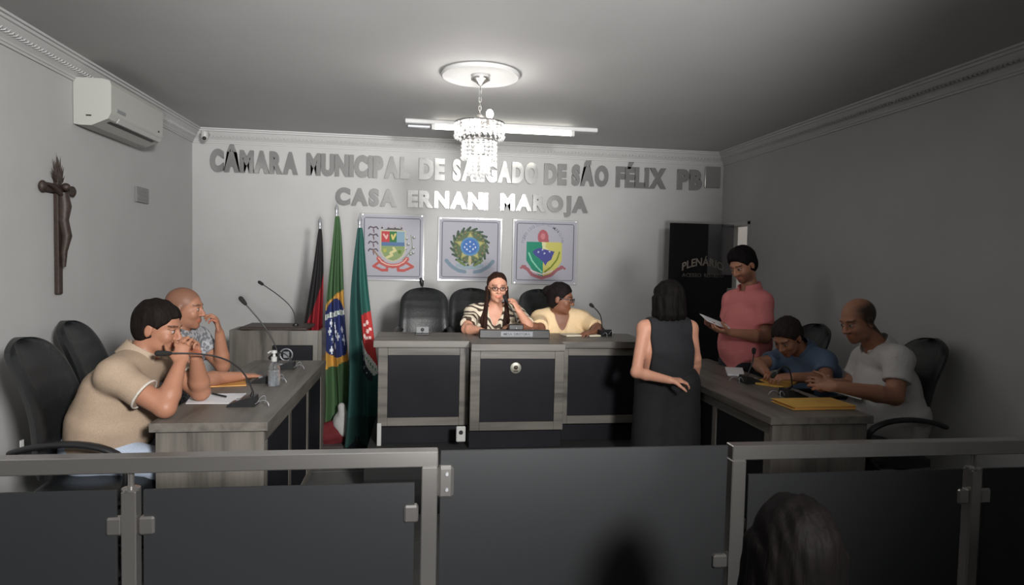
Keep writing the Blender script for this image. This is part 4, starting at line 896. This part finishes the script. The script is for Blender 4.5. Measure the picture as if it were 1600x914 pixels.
def person(label, base, J, skin, hair, bulk=1.0, h=.006, shirt=None, sleeve=.6, fat=1.0, seated=True, fwd=(1, 0, 0), trousers=(.02, .02, .025), glasses=False, collar=None, vneck=0,
           hs=1.0, trim=None, female=False, belly=0.0, hem=None, group=None, beard=0.0, skirt=False):
    base = V(*base); fwd = nrm(fwd); J = {k: np.asarray(v, float) for k, v in J.items()}
    pel, chest, neck, head = J['pel'], J['chest'], J['neck'], J['head']
    hf = nrm(J['hf']); hu = nrm(J.get('hu', V(0, 0, 1))); hl = nrm(np.cross(hu, hf)); hu = np.cross(hf, hl); R = np.stack([hf, hl, hu])
    Hd = lambda f, l, u: head+(hf*f+hl*l+hu*u)*hs
    sides = nrm(J['shL']-J['shR']); side0 = nrm(np.cross(V(0, 0, 1), fwd)); sp = nrm(sides+side0)
    B = Sdf()
    def torso(s, inf, k=.05):
        s.seg(pel, pel*.5+chest*.5, .112*fat+inf, (.108+belly*.03)*fat+inf, k, side0, 1.42)
        s.seg(pel*.5+chest*.5, chest, (.108+belly*.03)*fat+inf, .115*fat+inf, k, sp, 1.38)
        if belly: s.ell(pel*.55+chest*.45+fwd*.06*belly, np.eye(3), V(.15, .15, .14)*fat*(1+.0*belly)+inf, k)
        if female:
            up = nrm(neck-chest); fr = nrm(np.cross(sides, up))*1.0
            if np.dot(fr, fwd) < 0: fr = -fr
            for sg in (-1, 1): s.ell(chest+fr*.085*fat+sides*sg*.075-up*.03, np.eye(3), V(.065, .065, .06)*fat+inf, .04)
        top = chest*.35+neck*.65
        s.seg(chest, top, .112*fat+inf, .072*fat+inf, k, sides, 1.55)
        s.seg(J['shL']*.86+neck*.14, J['shR']*.86+neck*.14, .052*bulk+inf, .052*bulk+inf, .05)
        for sg in ('L', 'R'): s.seg(neck-V(0, 0, .015), J['sh'+sg], .045*bulk+inf, .052*bulk+inf, .04)
    torso(B, 0)
    B.seg(neck-hu*.02, Hd(-.018, 0, -.055), .056*bulk*hs, .051*bulk*hs, .025)
    for sg in ('L', 'R'):
        sh, el, wr = J['sh'+sg], J['el'+sg], J['wr'+sg]
        B.seg(sh, el, .052*bulk, .040*bulk, .025); B.seg(el, el*.7+wr*.3, .041*bulk, .042*bulk, .015); B.seg(el*.7+wr*.3, wr, .042*bulk, .026*bulk**.5, .012, None)
        d, n = J['hd'+sg], J['hn'+sg]; cl = J.get('cl'+sg, (.3, .5, .4)); add_hand(B, wr+nrm(d)*.005, d, n, sg == 'R', cl, sc=.98 if not female else .9)
    # head
    Rm = R
    B.ell(Hd(-.014, 0, .030), Rm, V(.098, .078, .088)*hs, .015)
    B.ell(Hd(.022, 0, -.035), Rm, V(.068, .060, .080)*hs, .02)
    B.ell(Hd(.026, 0, -.078), Rm, V(.056, .050, .034)*hs*(1.0 if not fat > 1.1 else 1.12), .02)
    B.ell(Hd(.068, 0, -.100), Rm, V(.02, .024, .018)*hs, .016)
    for sg in (-1, 1): B.ell(Hd(.060, .036*sg, -.030), Rm, V(.026, .024, .028)*hs, .015)
    B.ell(Hd(.076, 0, .026), Rm, V(.018, .052, .013)*hs, .015)
    for sg in (-1, 1): B.ell(Hd(.094, .031*sg, .001), Rm, V(.015, .019, .012)*hs, .012, op='s')
    B.seg(Hd(.086, 0, .012), Hd(.110, 0, -.030), .008*hs, .0125*hs, .010)
    for sg in (-1, 1): B.ell(Hd(.098, .012*sg, -.034), Rm, V(.012, .009, .008)*hs, .006)
    B.ell(Hd(.087, 0, -.060), Rm, V(.011, .026, .0065)*hs, .006); B.ell(Hd(.086, 0, -.072), Rm, V(.011, .022, .007)*hs, .006)
    B.seg(Hd(.099, .02, -.0662), Hd(.099, -.02, -.0662), .0025*hs, k=.003, op='s')
    for sg in (-1, 1):
        B.ell(Hd(-.006, .079*sg, -.012), Rm, V(.019, .009, .033)*hs, .006); B.ell(Hd(.000, .090*sg, -.010), Rm, V(.009, .006, .018)*hs, .004, op='s')
        B.ell(Hd(.078, .031*sg, .001), Rm, V(.0145, .0155, .0125)*hs, .003)
    sc_ = np.array(skin); lipc = sc_*np.array([.95, .70, .68]); hc = np.array(hair.get('color', s2l(28, 22, 20)))
    def tint(P):
        c = np.tile(sc_, (len(P), 1)); l = (P-head)@R.T/hs; f, s_, u = l.T
        r = np.random.RandomState(1).uniform(.96, 1.04, len(P)); c *= r[:, None]
        m = (np.abs(u+.066) < .0125-.3*np.abs(s_)**1.4) & (f > .078) & (np.abs(s_) < .027); c[m] = lipc
        a = np.abs(s_); m = (f > .06) & (a > .014) & (a < .052) & (np.abs(u-(.027-.9*(a-.03)**2*6)) < .0045); c[m] = hc*.8+sc_*.2     # brows
        e = np.hypot(a-.031, u-.001); m = (f > .072) & (e < .0125) & (np.abs(u-.001) < .0065); c[m] = (.36, .33, .31); m &= (np.abs(a-.031) < .0062); c[m] = (.03, .018, .012)
        m = (f > .066) & (a > .017) & (a < .046) & (np.abs(u-.0085) < .002); c[m] = hc*.6+sc_*.2   # upper lid line
        if beard:
            w = np.clip((-.035-u)/.03, 0, 1)*np.clip((f+.02)/.04, 0, 1)*((u > -.125) & (u < -.02)); w2 = ((u < -.042) & (u > -.056) & (f > .07) & (a < .035))*1.0
            w = np.maximum(w*((a > .027) | (u < -.08) | (u > -.052)), w2)*beard; c = c*(1-w[:, None])+hc*w[:, None]
        if hair['kind'] in ('shaved', 'balding'):
            b = (u > .02-.9*(f-.0)*(f < 0)) | True; q = (-(f-.072)*.155+(u-.06)*.115) > 0
            am = hair.get('amount', .5); w = np.clip((-(f-.072)*.155+(u-.06)*.115)/.0022, 0, 1)*am
            if hair['kind'] == 'balding': w = w*np.clip((.10-u)/.03, 0, 1)*np.clip((.05-f)/.05+.3, 0, 1)
            c = c*(1-w[:, None])+hc*w[:, None]
        return c
    root = sdf_obj('person', B, h, M['skin'], None, base, tint=tint)
    tag(root, label, 'person', group)
    # hair
    if hair['kind'] in ('short', 'long', 'bun', 'bob'):
        Hs = Sdf(); th = hair.get('th', .008)*.75; hp = V(.078, 0, .066)
        cutn = -(hf*(-.155)+hu*.115); cutn = nrm(cutn); fr_cut = (Hd(*hair.get('line', (.080, 0, .068))), cutn)
        Hs.ell(Hd(-.016, 0, .034), Rm, (V(.100, .080, .090)+th)*hs, .01, cuts=(fr_cut,))
        Hs.ell(Hd(-.045, 0, -.02), Rm, (V(.062, .070, .07)+th*.8)*hs, .02, cuts=(fr_cut,))
        if hair.get('quiff'): Hs.ell(Hd(.015, 0, .100), Rm, V(.068, .060, .030)*hs, .03)
        if hair['kind'] == 'bun':
            Hs.ell(Hd(-.115, .0, .035), Rm, V(.042, .042, .042), .015)
            Hs.seg(Hd(-.06, 0, .03), Hd(-.12, 0, .035), .05, .03, .02)
        if hair['kind'] == 'long':
            for sg in (-1, 1):
                for j in range(3):
                    a = Hd(.0-.012*j, sg*(.082), -.005); b_ = Hd(.0, sg*.082, -.11)*1.0; c_ = chest*.45+neck*.55+sides*sg*(.075+.012*j)+fwd*(.115-.01*j)+V(0, 0, -.02); d_ = chest+sides*sg*(.06+.015*j)+fwd*.155+V(0, 0, -.02)
                    Hs.seg(a, b_, .010, .012, .012); Hs.seg(b_, c_, .012, .012, .010); Hs.seg(c_, d_, .012, .007, .008)
        if hair['kind'] == 'bob':
            for j in range(9):
                ph = (j/8-.5)*pi*1.25; dx, dy = -cos(ph), sin(ph)
                a = Hd(.0+.085*dx, .085*dy, .01); b_ = Hd(-.0+.088*dx, .09*dy, -.10); c_ = Hd(.0+.085*dx, .095*dy, -.10-hair.get('len', .08))
                Hs.seg(a, b_, .024, .024, .02); Hs.seg(b_, c_, .024, .014, .02)
        if hair['kind'] == 'ponytail': pass
        for sg in (-1, 1):
            if hair['kind'] == 'short': Hs.ell(Hd(.012, .085*sg, -.022), Rm, V(.026, .03, .034)*hs, .006, op='s')
        r = np.random.RandomState(3); w1 = r.normal(size=(5, 3))
        def hd(P):
            v = 0
            for w in w1: v = v+np.sin((P@R.T.astype(np.float32))@(w*np.array([60, 170, 60]))+w[0]*5)
            return (v*.0011).astype(np.float32)
        hm = mat('hair', tuple(hc*.8), .72, noise=(90, .3, .9, (1, 1, .25))); hm.node_tree.nodes['Principled BSDF'].inputs['Specular IOR Level'].default_value = .10; sdf_obj('hair', Hs, .0055, hm, root, base, disp=hd)
    elif hair['kind'] == 'pony':
        pass
    # clothing
    if shirt is not None:
        S = Sdf(); torso(S, .013)
        hz = None
        for sg in ('L', 'R'):
            if sleeve <= 0: break
            sh, el, wr = J['sh'+sg], J['el'+sg], J['wr'+sg]
            if sleeve <= 1:
                e = sh+(el-sh)*sleeve; dd = nrm(el-sh); S.seg(sh, e+dd*.03, .052*bulk+.012, .046*bulk+.020, .03, cuts=((e, dd),))
            else: S.seg(sh, el, .064*bulk, .054*bulk, .03); S.seg(el, wr, .054*bulk, .036*bulk, .02)
        nd = nrm(Hd(-.018, 0, -.055)-neck)
        S.seg(neck-nd*.03, neck+nd*.16, .066*bulk, .07*bulk, .008, op='s') if sleeve >= 0 else None
        if vneck:
            fr = nrm(np.cross(sides, nrm(neck-chest)))
            if np.dot(fr, fwd) < 0: fr = -fr
            S.seg(neck+fr*.07, neck*.45+chest*.55+fr*(.135*fat), .055, .012+.01*vneck, .01, op='s')
            if vneck > 1: S.seg(neck+fr*.10+V(0, 0, .02), neck*.3+chest*.7+fr*(.15*fat), .05, .03, .01, op='s')
        fc = []
        if hem is not None: fc.append((hem, V(0, 0, -1)))
        if sleeve == 0: fc += [(J['shL']-sides*.018, sides), (J['shR']+sides*.018, -sides)]
        sdf_obj('shirt' if not female else 'blouse', S, .007, shirt, root, base, disp=wrinkle(int(abs(pel[0]*100))+3, .0045, 28, (1, 1, 1.6)), final_cuts=fc)
        if trim is not None:
            for sg in ('L', 'R'):
                T = Sdf(); sh, el = J['sh'+sg], J['el'+sg]; e = sh+(el-sh)*sleeve; dd = nrm(el-sh); r_ = .046*bulk+.0235
                T.seg(e-dd*.02, e+dd*.03, r_, r_, .002, cuts=((e+dd*.003, dd), (e-dd*.009, -dd)))
                T.seg(e-dd*.02, e+dd*.03, r_-.007, r_-.007, .002, op='s')
                sdf_obj('sleeve_trim', T, .004, trim, root, base)
        if collar is not None:
            C = Sdf(); fr = nrm(np.cross(sides, nd))
            if np.dot(fr, hf) < 0: fr = -fr
            C.seg(neck-nd*.03, neck+nd*.08, .092*bulk, .074*bulk, .004, cuts=((neck+nd*.058, nd), (neck-nd*.02, -nd)))
            C.seg(neck-nd*.06, neck+nd*.11, .083*bulk, .0655*bulk, .003, op='s')
            C.seg(neck+fr*.06+nd*.08, neck+fr*.11-nd*.04, .042, .012, .004, op='s')
            for sg in (-1, 1): C.seg(neck+fr*.062+sides*sg*.035+nd*.01, neck+fr*.085+sides*sg*.045-nd*.03, .009, .005, .008)
            sdf_obj('collar', C, .005, collar, root, base)
    # legs
    Tm = mat('trousers_cloth', trousers, .85, noise=(30, .15, .4)) if not isinstance(trousers, bpy.types.Material) else trousers
    T = Sdf(); T.seg(pel+side0*.05, pel-side0*.05, .125*fat, .125*fat, .04); feet = []
    zf = base[2]
    for sg in (1, -1):
        hip = pel+side0*.085*sg
        if seated:
            kn = V(*(hip+fwd*.40+side0*.04*sg)[:2], zf+.50*min(1, (pel[2]-zf)/.52)); an = V(*(kn+fwd*.02)[:2], zf+.10)
        else: kn = V(*(hip+fwd*.02)[:2], zf+.5*(pel[2]-zf)+.02); an = V(*(hip-fwd*.01+side0*.02*sg)[:2], zf+.10)
        if skirt and not seated: T.seg(hip, V(hip[0], hip[1], zf+.12), .12*fat, .14, .05)
        else: T.seg(hip, kn, .092*fat, .066, .03); T.seg(kn, an, .066, .05, .02, cuts=((an-V(0, 0, .02), V(0, 0, -1)),))
        feet.append(an)
    sdf_obj('trousers' if not skirt else 'long_skirt', T, .011, Tm, root, base, disp=wrinkle(9, .004, 22))
    for an in feet:
        Fs = Sdf(); Fs.seg(an-V(0, 0, .055)-fwd*.03, an-V(0, 0, .062)+fwd*.13, .042, .034, .02, cuts=((V(0, 0, zf+.004), V(0, 0, -1)),)); Fs.seg(an-V(0, 0, .05), an+V(0, 0, -.01), .04, .038, .02)
        sdf_obj('shoe', Fs, .011, M['plastic'], root, base)
    if glasses:
        G = MB()
        for sg in (-1, 1):
            G.tube([Hd(.104, .031*sg+.023*cos(t), .0+.017*sin(t))-base for t in np.linspace(0, 2*pi, 25)], .0021, 6)
            G.tube([Hd(.104, .054*sg, .004)-base, Hd(.085, .074*sg, .006)-base, Hd(-.005, .082*sg, .004)-base], .002, 6)
        G.tube([Hd(.104, .008, .003)-base, Hd(.107, 0, .005)-base, Hd(.104, -.008, .003)-base], .002, 6)
        g = G.build('glasses', M['plastic'], root, smooth=60)
        for sg in (-1, 1):
            pts = [Hd(.104, .031*sg+.022*cos(t), .016*sin(t))-base for t in np.linspace(0, 2*pi, 21)[:-1]]
            MB().add(pts, [tuple(range(20))]).build('lens', M['lens'], g)
    return root
A_ = lambda x, y, Y: at(x, y, Y=Y)
cloth = lambda n, c, r=.85: mat(n, c, r, noise=(220, .12, .35))
# man in beige polo
p1 = person('seated man in beige polo shirt with white sleeve edge, hands clasped at his mouth', (-1.46, 3.28, .008),
    dict(pel=(-1.50, 3.28, .58), chest=(-1.40, 3.28, .85), neck=(-1.335, 3.30, 1.00), head=A_(248, 511, 3.32), hf=(.93, -.10, -.22), hu=(.2, 0, 1), shR=(-1.35, 3.09, .955), shL=(-1.30, 3.50, .96),
         elR=(-1.125, 3.06, .815), wrR=(-1.10, 3.17, .995), elL=(-1.09, 3.42, .815), wrL=(-1.075, 3.31, 1.0),
         hdR=(.0, .35, .9), hnR=(-.35, .9, -.2), hdL=(-.02, -.3, .9), hnL=(-.35, -.9, -.2), clR=(.75, .9, .5), clL=(.6, .9, .5)),
    SK['tan'], dict(kind='short', color=s2l(30, 24, 22), th=.013, quiff=False), bulk=1.12, fat=1.12, belly=.6, shirt=cloth('beige_pique', s2l(158, 138, 118)), sleeve=.60, collar=cloth('beige_collar', s2l(164, 146, 127)),
    trim=cloth('white_trim', s2l(190, 182, 172)), trousers=cloth('light_denim', s2l(160, 172, 190)), h=.0055, hs=1.02)
shirt2 = attr = mat('grey_printed_shirt', s2l(150, 150, 150), .85)
def speckle(m, c1, c2, scale, dist=0.0, wave=False, pos=(.45, .55)):
    nt = m.node_tree; b = nt.nodes['Principled BSDF']; tc = nt.nodes.new('ShaderNodeTexCoord')
    tx = nt.nodes.new('ShaderNodeTexWave' if wave else 'ShaderNodeTexVoronoi'); tx.inputs['Scale'].default_value = scale
    if wave: tx.inputs['Distortion'].default_value = dist; tx.inputs['Detail'].default_value = 1.5; tx.inputs['Detail Scale'].default_value = 1.3; tx.bands_direction = 'DIAGONAL'
    nt.links.new(tc.outputs['Object'], tx.inputs['Vector']); r = nt.nodes.new('ShaderNodeValToRGB'); e = r.color_ramp.elements
    e[0].position = pos[0]; e[0].color = (*c1, 1); e[1].position = pos[1]; e[1].color = (*c2, 1)
    nt.links.new(tx.outputs['Color' if not wave else 'Fac'], r.inputs[0]); nt.links.new(r.outputs[0], b.inputs['Base Color']); return m
speckle(shirt2, s2l(110, 112, 118), s2l(165, 165, 168), 60)
person('seated man with shaved head and grey patterned shirt, hand at his chin', (-1.54, 3.98, .008),
    dict(pel=(-1.50, 3.98, .58), chest=(-1.43, 3.98, .87), neck=(-1.40, 4.0, 1.045), head=A_(289, 481, 4.0), hf=(.97, -.05, -.08), hu=(.12, 0, 1), shR=(-1.40, 3.80, .985), shL=(-1.35, 4.19, .99),
         elR=(-1.20, 3.77, .81), wrR=(-1.03, 3.93, .80), elL=A_(348, 572, 4.12), wrL=A_(343, 520, 4.06),
         hdR=(.75, .5, -.05), hnR=(0, 0, -1), hdL=(-.15, -.15, .9), hnL=(-.9, -.2, .1), clR=(.25, .3, .2), clL=(.7, .8, .5)),
    SK['tan'], dict(kind='shaved', color=s2l(60, 45, 38), amount=.45), bulk=1.0, shirt=shirt2, sleeve=.55, h=.006, beard=.15)
zeb = speckle(mat('striped_blouse', (.5, .5, .4), .75), s2l(70, 56, 46), s2l(214, 202, 180), 7.5, 9.0, True, (.36, .46))
person('woman with glasses and long dark hair in brown and cream striped blouse behind name plate', (.52, 5.05, DZ+.008),
    dict(pel=(.53, 5.06, .80), chest=(.55, 4.97, .985), neck=(.562, 4.93, 1.15), head=A_(777, 449, 4.86), hf=(.04, -1, -.08), shR=(.395, 4.93, 1.10), shL=(.735, 4.93, 1.10),
         elR=(.335, 4.74, 1.00), wrR=(.42, 4.60, 1.005), elL=(.80, 4.68, 1.01), wrL=A_(812, 488, 4.64),
         hdR=(.7, -.35, -.1), hnR=(0, .1, -1), hdL=(-.42, .22, .8), hnL=(-.6, .5, -.2), clR=(.4, .5, .4), clL=(.35, .6, .4)),
    SK['fair'], dict(kind='long', color=s2l(52, 34, 28), th=.005, line=(.070, 0, .098)), bulk=.92, fat=1.0, female=True, shirt=zeb, sleeve=.75, vneck=2, glasses=True, fwd=(0, -1, 0), h=.006, hs=.92, trousers=(.03, .03, .035))
cream = cloth('cream_blouse_cloth', s2l(228, 200, 158))
person('woman with glasses and dark hair in a bun wearing a cream blouse, looking aside', (1.08, 5.05, DZ+.008),
    dict(pel=(1.08, 5.06, .80), chest=(1.085, 4.96, .97), neck=(1.075, 4.93, 1.115), head=A_(876, 466, 4.87), hf=(.88, -.42, -.16), hu=(.1, 0, 1), shR=(.91, 4.93, 1.06), shL=(1.25, 4.92, 1.06),
         elR=(.88, 4.72, 1.01), wrR=(.70, 4.62, 1.03), elL=(1.33, 4.76, 1.01), wrL=(1.26, 4.62, 1.0),
         hdR=(-.8, -.2, .1), hnR=(0, .1, -1), hdL=(-.6, -.4, -.05), hnL=(0, 0, -1), clR=(.4, .5, .4), clL=(.3, .4, .3)),
    SK['dark'], dict(kind='bun', color=s2l(30, 24, 24), th=.010), bulk=.95, fat=1.08, female=True, shirt=cream, sleeve=.9, vneck=2, glasses=True, fwd=(.1, -1, 0), h=.006, hs=.95, trousers=(.03, .03, .035))
person('woman standing with her back to us in a sleeveless black top and long black skirt', (1.50, 3.80, .008),
    dict(pel=A_(1043, 598, 3.84), chest=A_(1042, 545, 3.83), neck=A_(1041, 503, 3.83), head=A_(1043, 468, 3.84), hf=(-.5, .85, -.12), shL=A_(1007, 513, 3.82), shR=A_(1079, 513, 3.84),
         elL=A_(994, 582, 3.74), wrL=A_(1046, 594, 3.60), elR=A_(1087, 560, 3.84), wrR=A_(1086, 592, 3.90),
         hdL=(.95, .12, -.05), hnL=(0, .3, -1), hdR=(.05, .5, -.5), hnR=(-.3, .4, -.6), clL=(.35, .5, .4), clR=(.3, .4, .3)),
    SK['fair'], dict(kind='bob', color=s2l(22, 18, 18), th=.012, len=.03), bulk=.80, fat=.98, female=True, shirt=cloth('black_vest', (.014, .014, .017)), sleeve=0.0, seated=False, fwd=(.1, 1, 0), h=.006, hs=.93,
    trousers=(.012, .012, .014), skirt=True)
person('young man standing in a salmon pink polo, reading a sheet of paper', (2.36, 4.5, .008),
    dict(pel=A_(1160, 568, 4.5), chest=A_(1168, 502, 4.5), neck=A_(1172, 455, 4.5), head=A_(1160, 413, 4.48), hf=(-.80, -.38, -.50), hu=(-.4, -.1, 1), shL=A_(1192, 472, 4.36), shR=A_(1144, 470, 4.64),
         elL=A_(1196, 527, 4.30), wrL=A_(1140, 519, 4.24), elR=A_(1136, 512, 4.66), wrR=A_(1122, 512, 4.42),
         hdL=(-.9, .05, .12), hnL=(0, .35, 1), hdR=(-.8, -.4, .1), hnR=(.1, -.3, 1), clL=(.3, .7, .5), clR=(.3, .7, .5)),
    SK['tan'], dict(kind='short', color=s2l(20, 17, 17), th=.016, quiff=True), bulk=1.05, fat=1.02, belly=.5, shirt=cloth('pink_pique', s2l(208, 122, 122)), sleeve=.66, collar=cloth('pink_collar', s2l(204, 116, 118)),
    seated=False, fwd=(-.85, -.4, 0), h=.006, hem=A_(1160, 576, 4.5), trousers=(.014, .016, .024), beard=.55)
pp = (A_(1080, 488, 4.2)+A_(1118, 514, 4.3))/2
pa = MB().box((0, 0, 0), (.21, .16, .004), M=np.array(Matrix.Rotation(radians(20), 3, 'Y')@Matrix.Rotation(radians(14), 3, 'X'))).build('paper_sheet', M['paper'], None, loc=(2.06, 4.30, 1.105)); tag(pa, 'white paper held by the standing man in pink', 'paper')
blue = cloth('blue_shirt_cloth', s2l(92, 112, 138))
person('man in blue shirt bent low over the right desk, writing', (2.66, 4.06, .008),
    dict(pel=(2.66, 4.10, .58), chest=A_(1268, 580, 4.05), neck=A_(1256, 548, 4.02), head=A_(1230, 526, 3.98), hf=(-.72, -.38, -.62), hu=(-.5, -.25, .85), shL=A_(1290, 566, 3.88), shR=A_(1222, 560, 4.22),
         elL=A_(1290, 592, 3.78), wrL=A_(1238, 589, 3.72), elR=A_(1184, 568, 4.15), wrR=A_(1198, 583, 3.95),
         hdL=(-.85, .1, -.05), hnL=(0, .3, -1), hdR=(-.3, -.9, -.05), hnR=(-.2, .2, -1), clL=(.4, .6, .4), clR=(.5, .7, .5)),
    SK['tan'], dict(kind='short', color=s2l(52, 44, 42), th=.012), bulk=1.0, fat=1.02, shirt=blue, sleeve=.62, collar=cloth('blue_collar', s2l(88, 108, 134)), fwd=(-.9, -.3, 0), h=.006, trousers=(.03, .03, .035))
person('heavy balding man in white polo shirt seated at the near right desk', (2.62, 3.42, .008),
    dict(pel=A_(1392, 690, 3.42), chest=A_(1384, 600, 3.42), neck=A_(1374, 545, 3.42), head=A_(1341, 500, 3.42), hf=(-.88, -.12, -.36), hu=(-.3, 0, 1), shL=A_(1405, 563, 3.22), shR=A_(1352, 560, 3.62),
         elL=A_(1398, 620, 3.16), wrL=A_(1303, 603, 3.12), elR=A_(1325, 606, 3.66), wrR=A_(1290, 598, 3.42),
         hdL=(-.85, .25, .1), hnL=(.1, .9, -.3), hdR=(-.8, -.45, .05), hnR=(.1, -.8, -.3), clL=(.5, .7, .5), clR=(.5, .7, .5)),
    SK['tan'], dict(kind='balding', color=s2l(34, 30, 28), amount=.92), bulk=1.12, fat=1.16, belly=1.0, shirt=cloth('white_pique', s2l(190, 188, 186)), sleeve=.60, collar=cloth('white_collar', s2l(196, 194, 192)),
    fwd=(-1, -.05, 0), h=.006, hs=1.02, trousers=(.03, .03, .035), beard=.3)
# spectator in the foreground, low chair
SX, SY = .82, 1.30; tz_ = at(1205, 775, Y=SY)[2]
person('back of a dark-haired spectator sitting in front of the right glass railing', (SX, SY, .008),
    dict(pel=(SX, SY-.04, .40), chest=(SX, SY-.03, .60), neck=(SX, SY-.01, tz_-.235), head=(SX, SY, tz_-.125), hf=(.1, 1, -.05), shL=(SX-.15, SY-.01, tz_-.29), shR=(SX+.15, SY-.01, tz_-.29),
         elL=(SX-.2, SY+.06, .55), wrL=(SX-.10, SY+.24, .48), elR=(SX+.2, SY+.06, .55), wrR=(SX+.10, SY+.24, .48), hdL=(.2, .9, -.2), hnL=(0, 0, -1), hdR=(-.2, .9, -.2), hnR=(0, 0, -1)),
    SK['tan'], dict(kind='bob', color=s2l(12, 8, 8), th=.014, len=.06), bulk=.8, fat=.82, shirt=cloth('dark_tee', (.03, .03, .035)), sleeve=.6, fwd=(0, 1, 0), h=.007, hs=.96, trousers=(.03, .03, .04))
st = thing('stool', 'low black seat under the foreground spectator', 'stool', (SX, SY-.04, .008))
MB().box((0, 0, .275), (.34, .34, .04), bev=.01).build('seat', M['plastic'], st)
for x in (-.14, .14):
    for y in (-.14, .14): MB().cyl((x, y, 0), (x*.9, y*.9, .256), .014).build('leg', M['plastic'], st)

# cloth bunched on the floor under the flags
cb_ = at(528, 694, Y=5.34); cb0 = V(cb_[0], 5.34, .008)
s1 = Sdf(); s1.ell(cb0+V(0, 0, .08), np.eye(3), V(.17, .08, .10), .04, cuts=((cb0+V(0, 0, .002), V(0, 0, -1)),)); s1.ell(cb0+V(-.08, 0, .06), np.eye(3), V(.11, .07, .07), .05, cuts=((cb0+V(0, 0, .002), V(0, 0, -1)),))
bc = thing('bunched_cloth', 'white and dark red cloth bunched on the floor below the flags', 'cloth', cb0)
sdf_obj('red_cloth', s1, .008, cloth('dark_red_cloth', s2l(96, 22, 28)), bc, cb0, disp=wrinkle(5, .012, 30))
s2_ = Sdf(); s2_.seg(cb0+V(.05, -.03, .10), cb0+V(.03, -.03, .30), .06, .03, .04); s2_.ell(cb0+V(.03, -.02, .16), np.eye(3), V(.07, .05, .08), .04)
sdf_obj('white_cloth', s2_, .008, cloth('white_cloth', s2l(170, 170, 168)), bc, cb0, disp=wrinkle(6, .010, 30))
